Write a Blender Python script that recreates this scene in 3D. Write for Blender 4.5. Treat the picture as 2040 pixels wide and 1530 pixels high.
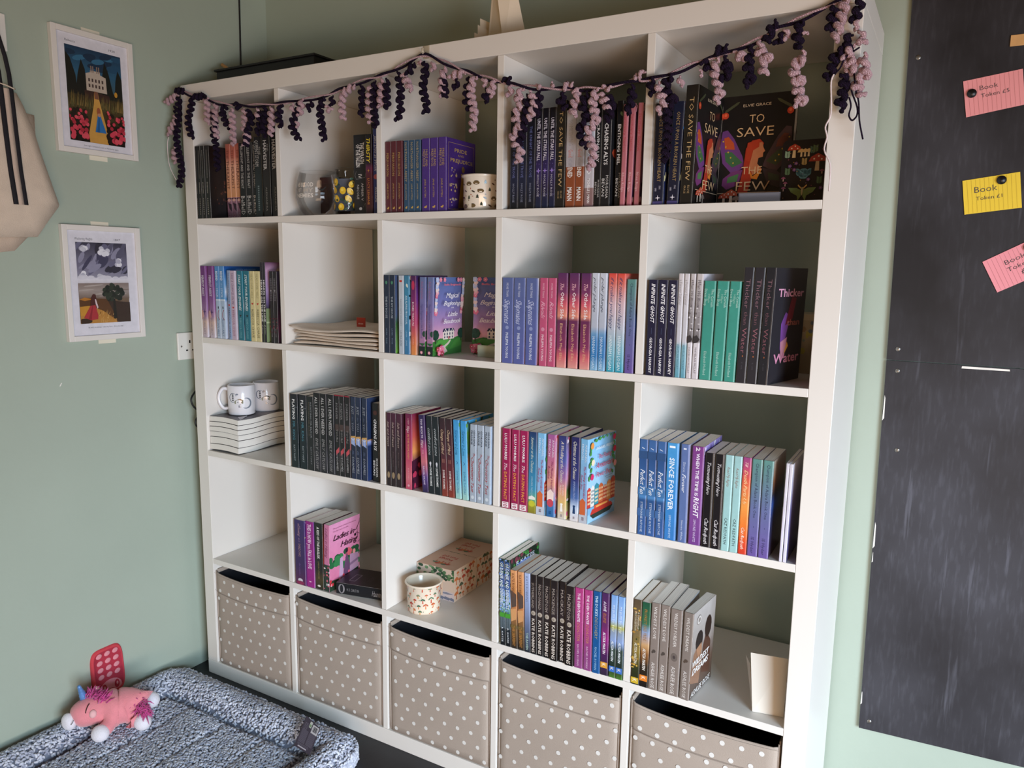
import bpy, math, random
import numpy as np
from mathutils import Vector, Matrix
random.seed(7); rng = np.random.default_rng(7)
S = bpy.context.scene; COL = S.collection
for o in list(bpy.data.objects): bpy.data.objects.remove(o)
V = Vector; PI = math.pi

# ------------------------------------------------------------------ camera
cam = bpy.data.cameras.new('camera'); camo = bpy.data.objects.new('camera', cam); COL.objects.link(camo)
cam.sensor_fit = 'HORIZONTAL'; cam.sensor_width = 36.0
cam.lens = 36.0*1511.44/2040; cam.clip_start = 0.05; cam.clip_end = 50
Rw = Matrix(((0.8660633, 0.4997307, 0.0142666), (0.0872486, -0.1229848, -0.9885658), (-0.4922621, 0.8574054, -0.1501134)))
right, down, fwd = Rw[0], Rw[1], Rw[2]
M = Matrix((right, -down, -fwd)).transposed().to_4x4(); M.translation = V((2.02826, -1.53982, 1.33615))
camo.matrix_world = M
S.camera = camo

# ------------------------------------------------------------------ light
w = bpy.data.worlds.new('world'); S.world = w; w.use_nodes = True
bg = w.node_tree.nodes['Background']; bg.inputs[0].default_value = (1.0, 0.64, 0.34, 1); bg.inputs[1].default_value = 0.25
def area(name, loc, target, sx, sy, energy, col, spread=180):
    l = bpy.data.lights.new(name, 'AREA'); l.shape = 'RECTANGLE'; l.size = sx; l.size_y = sy; l.energy = energy; l.color = col; l.spread = math.radians(spread)
    o = bpy.data.objects.new(name, l); COL.objects.link(o); o.location = loc
    o.rotation_euler = (V(target)-V(loc)).to_track_quat('-Z', 'Y').to_euler(); return o
area('side_window_light', (4.5, -2.25, 0.60), (1.4, 0.1, 0.30), 1.7, 0.7, 30, (0.80, 0.88, 1.0), 88)
area('sky_window_light', (4.5, -2.25, 1.5), (1.4, 0.1, -0.9), 1.7, 0.8, 36, (0.58, 0.80, 1.0), 76)
area('warm_bounce_fill', (2.7, -2.4, 0.36), (1.25, 0.0, 1.5), 1.8, 0.55, 27, (1.0, 0.66, 0.42))  # added low fill, stands in for warm bounce off the floor in front
vs = S.view_settings; S.display_settings.display_device = 'sRGB'
vs.view_transform = 'Standard'; vs.look = 'None'; vs.exposure = 0.0; vs.gamma = 1.0; vs.use_curve_mapping = False

# ------------------------------------------------------------------ materials
def lin(c):
    if isinstance(c, str):
        c = c.lstrip('#'); c = [int(c[i:i+2], 16)/255 for i in (0, 2, 4)]
    return tuple((x/12.92 if x <= .04045 else ((x+.055)/1.055)**2.4) for x in c[:3])
def mat(name, col=None, rough=.5, attr=False, var=.0, vscale=8, bump=0, bscale=60, spec=.5, coat=0, trans=0, metal=0, sheen=0):
    m = bpy.data.materials.new(name); m.use_nodes = True; n = m.node_tree.nodes; l = m.node_tree.links
    p = n['Principled BSDF']; p.inputs['Roughness'].default_value = rough; p.inputs['Specular IOR Level'].default_value = spec
    p.inputs['Coat Weight'].default_value = coat; p.inputs['Coat Roughness'].default_value = .15
    p.inputs['Transmission Weight'].default_value = trans; p.inputs['Metallic'].default_value = metal; p.inputs['Sheen Weight'].default_value = sheen
    tc = n.new('ShaderNodeTexCoord')
    if attr:
        a = n.new('ShaderNodeAttribute'); a.attribute_name = 'Col'; src = a.outputs['Color']
    else:
        r = n.new('ShaderNodeRGB'); r.outputs[0].default_value = (*lin(col), 1); src = r.outputs[0]
    if var:
        ns = n.new('ShaderNodeTexNoise'); ns.inputs['Scale'].default_value = vscale; ns.inputs['Detail'].default_value = 5
        l.new(tc.outputs['Object'], ns.inputs['Vector'])
        mr = n.new('ShaderNodeMapRange'); mr.inputs[1].default_value = .3; mr.inputs[2].default_value = .7
        mr.inputs[3].default_value = 1-var; mr.inputs[4].default_value = 1+var; l.new(ns.outputs[0], mr.inputs[0])
        mx = n.new('ShaderNodeVectorMath'); mx.operation = 'SCALE'; l.new(src, mx.inputs[0]); l.new(mr.outputs[0], mx.inputs['Scale'])
        src = mx.outputs[0]
    l.new(src, p.inputs['Base Color'])
    if bump:
        nb = n.new('ShaderNodeTexNoise'); nb.inputs['Scale'].default_value = bscale; nb.inputs['Detail'].default_value = 4
        l.new(tc.outputs['Object'], nb.inputs['Vector'])
        b = n.new('ShaderNodeBump'); b.inputs['Strength'].default_value = bump; b.inputs['Distance'].default_value = .002
        l.new(nb.outputs[0], b.inputs['Height']); l.new(b.outputs[0], p.inputs['Normal'])
    return m
MT = {}
MT['wall'] = mat('sage_wall_paint', '#a9b5a6', .55, var=.03, vscale=3, bump=.25, bscale=45)
MT['floor'] = mat('black_floor_paint', '#1a1b20', .45, var=.3, vscale=9, bump=.3, bscale=30)
MT['white'] = mat('white_foil_board', '#e6e0d8', .38, var=.01, vscale=4)
MT['ceil'] = mat('ceiling_paint', '#9a7c50', .8)
MT['gloss'] = mat('printed_gloss_cover', attr=True, rough=.33, var=.05, vscale=60)
MT['print'] = mat('printed_matte', attr=True, rough=.6)
MT['enamel'] = mat('printed_enamel', attr=True, rough=.16, coat=.5)
MT['canvas'] = mat('cotton_canvas', attr=True, rough=.9, var=.05, vscale=30, bump=.5, bscale=500)
MT['linen'] = mat('box_fabric', attr=True, rough=.85, var=.03, vscale=12, bump=.3, bscale=600)
MT['lining'] = mat('dark_lining', '#17151b', .9)
MT['black'] = mat('black_plastic', '#121214', .35, var=.1)
MT['cable'] = mat('black_cable', '#0c0c0e', .5)
MT['plastic'] = mat('white_plastic', '#e9e6df', .3, var=.01)
MT['dark'] = mat('dark_slot', '#15120f', .6)
MT['metal'] = mat('screw_metal', '#8d8a85', .35, metal=.9, var=.1)
MT['frame'] = mat('white_frame', '#e4dfd8', .4, var=.01)
MT['tape'] = mat('masking_tape', '#e3dcc8', .7, var=.03)
MT['plush'] = mat('pink_plush', '#e58b93', .95, var=.06, vscale=40, bump=.8, bscale=350, sheen=.5)
MT['plushw'] = mat('white_plush', '#e9e6ee', .95, var=.03, vscale=40, bump=.6, bscale=350, sheen=.4)
MT['fur'] = mat('magenta_fur', '#c23b86', .7, var=.2, vscale=80, sheen=.3)
MT['horn'] = mat('metallic_blue_cloth', '#6f9fe0', .3, metal=.45, var=.15, vscale=60, bump=.4, bscale=200)
MT['ear'] = mat('ear_lining', '#e6b3b4', .9, var=.03)
MT['felt'] = mat('red_felt', attr=True, rough=.9, var=.05, vscale=50, bump=.5, bscale=400)
MT['pad'] = mat('mat_backing', '#7d8394', .95, var=.1, vscale=50)
MT['card'] = mat('card_print', attr=True, rough=.75)
MT['papercraft'] = mat('cream_paper', '#e8dac4', .8, var=.02, vscale=20)
MT['wood'] = mat('pale_wood', '#d9a76c', .5, var=.12, vscale=25)
MT['clip'] = mat('clear_hook', '#e8dcc4', .15, trans=.6)
MT['pale'] = mat('pale_yarn', '#e3d3d2', .9, bump=.6, bscale=400)
def page_mat():
    m = mat('page_edges', '#e9e4dc', .8); n = m.node_tree.nodes; l = m.node_tree.links; p = n['Principled BSDF']
    tc = n.new('ShaderNodeTexCoord'); mp = n.new('ShaderNodeMapping'); mp.inputs['Scale'].default_value = (2600, 3, 3)
    ns = n.new('ShaderNodeTexNoise'); ns.inputs['Scale'].default_value = 1
    l.new(tc.outputs['Object'], mp.inputs[0]); l.new(mp.outputs[0], ns.inputs['Vector'])
    cr = n.new('ShaderNodeValToRGB'); cr.color_ramp.elements[0].position = .3; cr.color_ramp.elements[0].color = (*lin('#dad5cd'), 1)
    cr.color_ramp.elements[1].position = .65; cr.color_ramp.elements[1].color = (*lin('#f4f1ea'), 1)
    l.new(ns.outputs[0], cr.inputs[0]); l.new(cr.outputs[0], p.inputs['Base Color']); return m
MT['page'] = page_mat()
def glass_mat():
    m = bpy.data.materials.new('clear_glass'); m.use_nodes = True; n = m.node_tree.nodes; l = m.node_tree.links; n.remove(n['Principled BSDF'])
    tr = n.new('ShaderNodeBsdfTransparent'); tr.inputs[0].default_value = (.93, .92, .91, 1); gl = n.new('ShaderNodeBsdfGlossy'); gl.inputs['Roughness'].default_value = .03
    lw = n.new('ShaderNodeFresnel'); lw.inputs[0].default_value = 1.5; mx = n.new('ShaderNodeMixShader')
    sc = n.new('ShaderNodeMath'); sc.operation = 'MULTIPLY'; sc.inputs[1].default_value = .55; l.new(lw.outputs[0], sc.inputs[0]); l.new(sc.outputs[0], mx.inputs[0]); l.new(tr.outputs[0], mx.inputs[1]); l.new(gl.outputs[0], mx.inputs[2]); l.new(mx.outputs[0], n['Material Output'].inputs[0]); return m
MT['glass'] = glass_mat()
def yarn(name, c0, c1, sh=.2):
    m = mat(name, c0, .95, sheen=sh, spec=.2); n = m.node_tree.nodes; l = m.node_tree.links; p = n['Principled BSDF']
    tc = n.new('ShaderNodeTexCoord'); wv = n.new('ShaderNodeTexWave'); wv.wave_type = 'BANDS'; wv.bands_direction = 'DIAGONAL'
    wv.inputs['Scale'].default_value = 130; wv.inputs['Distortion'].default_value = 6; wv.inputs['Detail'].default_value = 2; wv.inputs['Detail Scale'].default_value = 3
    l.new(tc.outputs['Object'], wv.inputs['Vector'])
    cr = n.new('ShaderNodeValToRGB'); cr.color_ramp.elements[0].color = (*lin(c0), 1); cr.color_ramp.elements[1].color = (*lin(c1), 1)
    l.new(wv.outputs[1], cr.inputs[0]); l.new(cr.outputs[0], p.inputs['Base Color'])
    b = n.new('ShaderNodeBump'); b.inputs['Strength'].default_value = .9; b.inputs['Distance'].default_value = .002
    l.new(wv.outputs[1], b.inputs['Height']); l.new(b.outputs[0], p.inputs['Normal']); return m
MT['yd'] = yarn('dark_purple_yarn', '#120a18', '#2b1936', 0)
MT['yk'] = yarn('pink_yarn', '#b98d99', '#e3bfc6')
def fleece_mat():
    m = mat('grey_fleece', '#a0a6b8', .95, sheen=.4); n = m.node_tree.nodes; l = m.node_tree.links; p = n['Principled BSDF']
    g = n.new('ShaderNodeNewGeometry'); cr = n.new('ShaderNodeValToRGB')
    cr.color_ramp.elements[0].color = (*lin('#9aa0b4'), 1); cr.color_ramp.elements[1].color = (*lin('#dce0ec'), 1)
    l.new(g.outputs['Random Per Island'], cr.inputs[0]); l.new(cr.outputs[0], p.inputs['Base Color']); return m
MT['fleece'] = fleece_mat()
def board_mat():
    m = mat('chalkboard_paint', '#26262a', .42); n = m.node_tree.nodes; l = m.node_tree.links; p = n['Principled BSDF']
    tc = n.new('ShaderNodeTexCoord')
    def noise(sc, det, mapping):
        mp = n.new('ShaderNodeMapping'); mp.inputs['Scale'].default_value = mapping[0]; mp.inputs['Rotation'].default_value = mapping[1]
        l.new(tc.outputs['Object'], mp.inputs[0]); t = n.new('ShaderNodeTexNoise'); t.inputs['Scale'].default_value = sc; t.inputs['Detail'].default_value = det
        l.new(mp.outputs[0], t.inputs['Vector']); return t.outputs[0]
    def rng_(s, a, b, c, d):
        r = n.new('ShaderNodeMapRange'); r.inputs[1].default_value = a; r.inputs[2].default_value = b; r.inputs[3].default_value = c; r.inputs[4].default_value = d
        l.new(s, r.inputs[0]); return r.outputs[0]
    def mth(op, a, b):
        x = n.new('ShaderNodeMath'); x.operation = op; l.new(a, x.inputs[0]); l.new(b, x.inputs[1]); return x.outputs[0]
    cloud = rng_(noise(3.2, 6, ((1, 1, .8), (0, 0, 0))), .38, .68, .05, .8)
    stk = rng_(noise(13, 10, ((9, 1, 1.6), (0, .12, 0))), .5, .75, 0, .9)
    scr = rng_(noise(7, 12, ((7, 1, .5), (0, .7, 0))), .63, .72, 0, 1.4)
    f = mth('ADD', mth('MULTIPLY', cloud, rng_(stk, 0, 1, .62, 1.15)), mth('MULTIPLY', scr, cloud))
    cr = n.new('ShaderNodeValToRGB'); cr.color_ramp.elements[0].color = (*lin('#1e1c1e'), 1); cr.color_ramp.elements[1].color = (*lin('#56555c'), 1)
    l.new(f, cr.inputs[0]); l.new(cr.outputs[0], p.inputs['Base Color'])
    p.inputs['Specular IOR Level'].default_value = .3; l.new(rng_(f, 0, 1, .5, .7), p.inputs['Roughness']); return m
MT['board'] = board_mat()

# ------------------------------------------------------------------ helpers
class MB:
    def __init__(s): s.v = []; s.f = []; s.c = []; s.m = []
    def add(s, vs_, fs, col=(1, 1, 1), mi=0):
        b = len(s.v); s.v += [tuple(x) for x in vs_]; s.f += [tuple(i+b for i in f) for f in fs]; s.m += [mi]*len(fs)
        if col and isinstance(col[0], (tuple, list)): s.c += list(col)
        else: s.c += [col]*len(vs_)
        return s
    def box(s, a, b, col=(1, 1, 1), mi=0):
        x0, y0, z0 = a; x1, y1, z1 = b
        return s.add([(x0, y0, z0), (x1, y0, z0), (x1, y1, z0), (x0, y1, z0), (x0, y0, z1), (x1, y0, z1), (x1, y1, z1), (x0, y1, z1)],
              [(0, 3, 2, 1), (4, 5, 6, 7), (0, 1, 5, 4), (1, 2, 6, 5), (2, 3, 7, 6), (3, 0, 4, 7)], col, mi)
    def lathe(s, prof, n=40, c=(0, 0), col=(1, 1, 1), mi=0):
        vs_ = []; fs = []
        for r, z in prof:
            for k in range(n):
                a = 2*PI*k/n; vs_.append((c[0]+r*math.cos(a), c[1]+r*math.sin(a), z))
        for i in range(len(prof)-1):
            for k in range(n):
                k2 = (k+1) % n; fs.append((i*n+k, i*n+k2, (i+1)*n+k2, (i+1)*n+k))
        return s.add(vs_, fs, col, mi)
    def tube(s, pts, r, n=8, col=(1, 1, 1), mi=0, cap=True):
        pts = [V(p) for p in pts]; vs_ = []; fs = []; up = V((0.3, 0.9, .2)).normalized()
        for i, p in enumerate(pts):
            t = (pts[min(i+1, len(pts)-1)]-pts[max(i-1, 0)]).normalized()
            a = t.cross(up)
            if a.length < 1e-4: a = t.orthogonal()
            a.normalize(); b = a.cross(t); up = b.cross(a)*-1 if False else up
            rr = r[i] if isinstance(r, (list, tuple)) else r
            for k in range(n):
                q = 2*PI*k/n; vs_.append(p+a*math.cos(q)*rr+b*math.sin(q)*rr)
        for i in range(len(pts)-1):
            for k in range(n):
                k2 = (k+1) % n; fs.append((i*n+k, i*n+k2, (i+1)*n+k2, (i+1)*n+k))
        if cap: fs += [tuple(range(n))[::-1], tuple(range((len(pts)-1)*n, len(pts)*n))]
        return s.add(vs_, fs, col, mi)
    def ball(s, c, r, n=12, m=8, col=(1, 1, 1), mi=0, rot=None):
        vs_ = []; fs = []
        rx, ry, rz = r if isinstance(r, (tuple, list)) else (r, r, r)
        for i in range(m+1):
            th = PI*i/m
            for k in range(n):
                a = 2*PI*k/n; p = V((rx*math.sin(th)*math.cos(a), ry*math.sin(th)*math.sin(a), rz*math.cos(th)))
                if rot: p = rot @ p
                vs_.append(V(c)+p)
        for i in range(m):
            for k in range(n):
                k2 = (k+1) % n; fs.append((i*n+k, (i+1)*n+k, (i+1)*n+k2, i*n+k2))
        return s.add(vs_, fs, col, mi)
    def build(s, name, mats, parent=None, smooth=False, merge=False):
        me = bpy.data.meshes.new(name); me.from_pydata(s.v, [], s.f)
        if not isinstance(mats, (list, tuple)): mats = [mats]
        for m in mats: me.materials.append(MT[m] if isinstance(m, str) else m)
        me.polygons.foreach_set('material_index', s.m)
        a = me.attributes.new('Col', 'FLOAT_COLOR', 'POINT'); arr = np.ones((len(s.v), 4), np.float32); arr[:, :3] = np.array(s.c, np.float32).reshape(-1, 3)
        a.data.foreach_set('color', arr.ravel())
        if smooth: me.polygons.foreach_set('use_smooth', [True]*len(s.f))
        me.update()
        o = bpy.data.objects.new(name, me); COL.objects.link(o)
        if parent: o.parent = parent
        return o
def bevel(o, wd=.002, seg=2, ang=40):
    b = o.modifiers.new('bevel', 'BEVEL'); b.width = wd; b.segments = seg; b.limit_method = 'ANGLE'; b.angle_limit = math.radians(ang); return o
def thing(name, label, cat, loc=(0, 0, 0), rot=(0, 0, 0), group=None):
    o = bpy.data.objects.new(name, None); COL.objects.link(o); o.location = loc; o.rotation_euler = rot; o.empty_display_size = .05
    return tag(o, label, cat, group)
def tag(o, label, cat, group=None):
    o['label'] = label; o['category'] = cat
    if group: o['group'] = group
    return o
def struct(o): o['kind'] = 'structure'; return o

TX = {}
def text_mesh(s, style=''):
    key = (s, style)
    if key in TX: return TX[key]
    cu = bpy.data.curves.new('t', 'FONT'); cu.size = 1; cu.resolution_u = 1 if 'L' in style else 2
    if 'i' in style: cu.shear = .25
    if 's' in style: cu.shear = .4; cu.space_character = .88
    if 'b' in style: cu.offset = .018
    if 'h' in style: cu.offset = -.006
    cu.body = s
    ob = bpy.data.objects.new('t', cu); me = ob.to_mesh()
    vs_ = [(v.co.x, v.co.y) for v in me.vertices]; fs = [tuple(p.vertices) for p in me.polygons]
    ob.to_mesh_clear(); bpy.data.objects.remove(ob); bpy.data.curves.remove(cu)
    if vs_:
        x0 = min(v[0] for v in vs_); x1 = max(v[0] for v in vs_)
        vs_ = [((x-x0)/max(x1-x0, 1e-6), y/.72) for x, y in vs_]
    TX[key] = (vs_, fs); return TX[key]

class Art:
    """flat print on a surface: a map (x, y, lift) -> point; x, y run 0..1 over W x H metres"""
    dz = .00012; clip = True
    def __init__(s, mb, W, H, fn=None, O=None, U=None, Vv=None, N=None, mi=0, lift=.0001):
        s.mb = mb; s.W = W; s.H = H; s.mi = mi; s.k = lift
        s.fn = fn or (lambda x, y, k: V(O)+V(U)*(x*W)+V(Vv)*(y*H)+V(N)*k)
    def _p(s, pts, fs, col):
        if s.clip: pts = [(min(1, max(0, x)), min(1, max(0, y))) for x, y in pts]
        s.mb.add([s.fn(x, y, s.k) for x, y in pts], fs, [lin(c) for c in col] if isinstance(col, list) else lin(col), s.mi)
    def up(s): s.k += s.dz; return s
    def poly(s, pts, c): s._p(pts, [tuple(range(len(pts)))], c); return s.up()
    def polys(s, L, c):
        for pts in L: s._p(pts, [tuple(range(len(pts)))], c); s.k += 4e-6
        return s.up()
    def rect(s, x0, y0, x1, y1, c): return s.poly([(x0, y0), (x1, y0), (x1, y1), (x0, y1)], c)
    def ell(s, cx, cy, rx, ry, c, n=12, rot=0, up=True):
        ca, sa = math.cos(rot), math.sin(rot)
        s._p([(cx+(rx*math.cos(2*PI*k/n)*ca-ry*math.sin(2*PI*k/n)*sa*1), cy+(rx*math.cos(2*PI*k/n)*sa+ry*math.sin(2*PI*k/n)*ca)) for k in range(n)], [tuple(range(n))], c)
        if up: return s.up()
        s.k += 1e-5; return s
    def vgrad(s, stops, x0=0, x1=1, y0=0, y1=1):     # stops from top (0) to bottom (1)
        for (a, ca), (b, cb) in zip(stops, stops[1:]):
            if b > a:
                ya = y1+(y0-y1)*a; yb = y1+(y0-y1)*b
                s._p([(x0, ya), (x0, yb), (x1, yb), (x1, ya)], [(0, 1, 2, 3)], [ca, cb, cb, ca])
        return s.up()
    def text(s, t, x0, x1, yc, h, c, st=''):
        vs_, fs = text_mesh(t, st)
        if vs_: s._p([(x0+(x1-x0)*x, yc-h/2+y*h) for x, y in vs_], fs, c)
        return s.up()
    def line(s, pts, wd, c):                          # wd in metres
        out = []
        for a, b in zip(pts, pts[1:]):
            ax, ay, bx, by = a[0]*s.W, a[1]*s.H, b[0]*s.W, b[1]*s.H; L = math.hypot(bx-ax, by-ay) or 1
            nx, ny = -(by-ay)/L*wd/2, (bx-ax)/L*wd/2
            out.append([((ax+nx)/s.W, (ay+ny)/s.H), ((ax-nx)/s.W, (ay-ny)/s.H), ((bx-nx)/s.W, (by-ny)/s.H), ((bx+nx)/s.W, (by+ny)/s.H)])
        return s.polys(out, c)
# ------------------------------------------------------------------ room
def shell(name, a, b, m):
    return struct(MB().box(a, b).build(name, m))
shell('floor', (-.3, -4.5, -.05), (5.0, .6, 0), 'floor')
shell('wall_left', (-.167, -4.5, 0), (-.067, .5, 2.62), 'wall')
shell('wall_back', (-.067, .4, 0), (5.0, .5, 2.62), 'wall')
shell('ceiling', (-.167, -4.5, 2.62), (5.0, .5, 2.7), 'ceil')

# ------------------------------------------------------------------ shelf unit
T_, TI, W_, H_, DEP = .046, .017, 1.85, 1.857, .385
CW, CH = .338, .3394
XL = [T_+c*(CW+TI) for c in range(5)]
ZS = [H_-T_-(r+1)*CH-r*TI for r in range(5)]          # floor of each row
shelf = thing('shelf_unit', 'tall white cube shelving unit of twenty-five compartments against the green wall', 'shelving')
bevel(MB().box((0, 0, H_-T_), (W_, DEP, H_)).build('top_panel', 'white', shelf), .0012)
bevel(MB().box((0, 0, 0), (W_, DEP, T_)).build('bottom_panel', 'white', shelf), .0012)
for x in (0, W_-T_): bevel(MB().box((x, .0003, T_+.0004), (x+T_, DEP-.0005, H_-T_-.0006)).build('side_panel', 'white', shelf), .0012)
for r in range(4): bevel(MB().box((T_+.0002, .0005, ZS[r]-TI), (W_-T_-.0002, DEP-.001, ZS[r])).build('shelf_board', 'white', shelf), .0009)
dv = None
for r in range(5):
    for c in range(4):
        z0 = ZS[r]+.0003; x = XL[c]+CW
        if dv is None:
            dv = bevel(MB().box((0, .0015, 0), (TI, DEP-.002, CH-.0006)).build('divider', 'white', shelf), .0009); d = dv
        else:
            d = dv.copy(); COL.objects.link(d)
        d.location = (x, 0, z0)

# ------------------------------------------------------------------ polka-dot storage boxes
def storage_box(c, sag, label):
    t = thing('storage_box', label, 'box', (XL[c]+.003, .004, T_+.0005), group='polka-dot boxes along the bottom of the shelving')
    Wb, Hb, Db = CW-.007, .318, .36
    tan, dot = lin('#a99a8d'), '#dcd8d2'
    def ztop(x): return Hb-.003-sag*math.sin(PI*min(1, max(0, x))**.7)**.7*.010-.007*x
    def yb(x, z): return -.004*math.sin(PI*x)*math.sin(PI*min(1, z/Hb))
    nx, nz = 24, 12
    def panel(z0f, z1f, lift, name, par):
        m = MB(); vs_ = []; fs = []
        for side in (0, 1):
            for j in range(nz+1):
                for i in range(nx+1):
                    x = i/nx; z = z0f(x)+(z1f(x)-z0f(x))*j/nz
                    e = .006*(max(0, 1-x/.03)**2+max(0, 1-(1-x)/.03)**2)
                    vs_.append((x*Wb, yb(x, z)-lift+e+(.003 if side else 0), z))
        n1 = (nx+1)*(nz+1)
        for j in range(nz):
            for i in range(nx):
                a = j*(nx+1)+i; fs.append((a, a+1, a+nx+2, a+nx+1)); a += n1; fs.append((a, a+nx+1, a+nx+2, a+1))
        for i in range(nx):
            a = nz*(nx+1)+i; fs.append((a, a+1, a+1+n1, a+n1)); a = i; fs.append((a, a+n1, a+n1+1, a+1))
        for j in range(nz):
            a = j*(nx+1); fs.append((a, a+nx+1, a+nx+1+n1, a+n1)); a += nx; fs.append((a, a+n1, a+nx+1+n1, a+nx+1))
        m.add(vs_, fs, tan)
        A = Art(m, Wb, Hb, fn=lambda x, y, k: V((x*Wb, yb(x, y*Hb)-lift-k, y*Hb)), lift=.0006)
        return m, A
    hem = .066
    m, A = panel(lambda x: .0005, lambda x: ztop(x)-hem+.004, 0, 'front_panel', t)
    ox = .35+.13*c % .5
    for j in range(9):
        for i in range(-1, 9):
            x = (ox+i+(.5 if j % 2 else 0))*.0415/Wb; y = (.012+j*.0355)/Hb
            if .02 < x < .98 and y*Hb < ztop(x)-hem-.004 and y*Hb > .008: A.ell(x, y, .0058/Wb, .0058/Hb, dot, 10, up=False)
    m.build('front_panel', 'linen', t, smooth=True)
    m, A = panel(lambda x: ztop(x)-hem, lambda x: ztop(x), .0022, 'hem_band', t)
    for j, zz in enumerate((.02, .0545)):
        for i in range(-1, 9):
            x = (ox+i+(.25 if j else .75))*.0415/Wb; y = (ztop(x)-zz)/Hb
            if .02 < x < .98: A.ell(x, y, .0058/Wb, .0058/Hb, dot, 10, up=False)
    A.line([(k/20, (ztop(k/20)-hem+.003)/Hb) for k in range(21)], .0007, '#8d7f74')
    A.line([(k/20, (ztop(k/20)-.005)/Hb) for k in range(21)], .0006, '#8d7f74')
    m.build('hem_band', 'linen', t, smooth=True)
    m = MB()
    for x in (0, Wb-.004): m.box((x, .009, 0), (x+.004, Db, Hb), tan)
    m.box((.004, Db-.004, 0), (Wb-.004, Db, Hb), tan); m.box((.004, .006, 0), (Wb-.004, Db-.004, .004), tan)
    bevel(m.build('body', 'linen', t), .0015)
    m = MB()
    for x in (.0045, Wb-.0055): m.box((x, .009, .005), (x+.001, Db-.005, Hb-.012))
    m.box((.006, Db-.006, .005), (Wb-.006, Db-.005, Hb-.012)); m.box((.006, .0065, .005), (Wb-.006, .0075, Hb-.05))
    m.box((.006, .009, .0045), (Wb-.006, Db-.006, .0055)); m.build('lining', 'lining', t)
    for x in (.003, Wb-.003):
        MB().tube([(x, .0035, z) for z in np.linspace(.002, Hb-.004, 8)], .0022, 6, tan).build('corner_piping', 'linen', t, smooth=True)
names = ['leftmost, beside the grey mat', 'second from the green side wall', 'middle one, under the mushroom mug', 'under the row of dark paperbacks', 'rightmost, under the blank white card']
for c in range(5): storage_box(c, (1.0, .8, 1.0, .9, 1.15)[c], 'beige fabric storage box with white polka dots, '+names[c])

# ------------------------------------------------------------------ chalkboard on the back wall
def chalk(name, label, q, th, scr, chips=()):
    m = MB(); y0, y1 = .4-th, .3995
    m.add([(x, y0, z) for x, z in q]+[(x, y1, z) for x, z in q], [(0, 1, 2, 3), (7, 6, 5, 4), (0, 4, 5, 1), (1, 5, 6, 2), (2, 6, 7, 3), (3, 7, 4, 0)])
    t = thing(name, label, 'chalkboard'); m.build('board_panel', 'board', t)
    for x, z in scr:
        s = MB(); s.ball((x, y0-.0003, z), (.0055, .0018, .0055), 12, 6); s.box((x-.004, y0-.0024, z-.0005), (x+.004, y0-.0019, z+.0005)); s.build('screw', 'metal', t, True)
    for x0, x1, z0, z1 in chips:
        MB().add([(x0, y0-.0004, z0), (x1, y0-.0004, z0+(z1-z0)*.1), (x1-.001, y0-.0004, z1-(z1-z0)*.12), (x0+.0008, y0-.0004, z1), (x0, y0+.003, z0), (x0+.0008, y0+.003, z1)], [(0, 1, 2, 3), (0, 3, 5, 4)]).build('paint_chip', 'plastic', t)
    return t
chalk('chalkboard', 'smudged black chalkboard panel holding three coloured notes', [(1.9105, 1.1425), (2.62, 1.1425), (2.62, 2.36), (1.892, 2.36)], .009, [(1.932, 1.168), (1.92, 1.80), (2.5, 1.17)])
chalk('chalkboard', 'bare scratched black chalkboard panel reaching down near the floor', [(1.9215, .2275), (2.62, .262), (2.62, 1.1405), (1.9105, 1.1405)], .0085, [(1.935, 1.118), (1.943, .251), (1.949, .934)], [(1.9126, 1.9163, 1.0, 1.06), (1.9165, 1.9205, .69, .755), (1.9172, 1.9196, .655, .682), (1.9206, 1.9236, .29, .325), (2.06, 2.15, 1.1335, 1.1385)])

def note(label, q, col, rows, mag, group='book token notes on the chalkboard'):
    q = [V((a, 0, b)) for a, b in q]      # tl tr br bl
    def fn(x, y, k):
        p = (q[3]*(1-x)+q[2]*x)*(1-y)+(q[0]*(1-x)+q[1]*x)*y
        return V((p.x, .3893-k-.0012*math.sin(PI*x)*(1-y), p.z))
    W = (q[1]-q[0]).length; H = (q[0]-q[3]).length
    t = thing('note_card', label, 'note', group=group); m = MB(); n = 10
    vs_ = [fn(i/n, j, .0004*s) for s in (0, 1) for j in (0, 1) for i in range(n+1)]; fs = []
    for i in range(n):
        a = i; k = n+1; fs += [(2*k+a, 2*k+a+1, 3*k+a+1, 3*k+a), (a, k+a, k+a+1, a+1), (a, a+1, 2*k+a+1, 2*k+a), (k+a, 3*k+a, 3*k+a+1, k+a+1)]
    m.add(vs_, fs, lin(col))
    A = Art(m, W, H, fn=fn, lift=.0006); dk = tuple(x*.8 for x in [int(col[i:i+2], 16)/255 for i in (1, 3, 5)])
    for i in range(1, 13): A.line([(i/13, .02), (i/13, .98)], .0005, '#%02x%02x%02x' % tuple(int(255*c) for c in dk)); A.k -= A.dz
    A.up()
    for s, x0, x1, yc, h in rows: A.text(s, x0, x1, yc, h, '#4a4546', 'h')
    m.build('card', 'card', t)
    x, y = mag; p = fn(x, y, .0006)
    b = MB(); b.lathe([(0, 0), (.0088, 0), (.0092, .001), (.0085, .004), (0, .0045)], 20); o = b.build('magnet', 'black', t, True)
    o.location = p; o.rotation_euler = (PI/2, 0, 0); o['label'] = 'round black magnet'
note('pink ruled note reading Book Token £5, topmost on the chalkboard', [(2.009, 1.741), (2.113, 1.755), (2.1235, 1.684), (2.021, 1.667)], '#ee9b9c', [('Book', .27, .58, .72, .13), ('Token £5', .28, .76, .5, .11)], (.13, .62))
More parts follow.
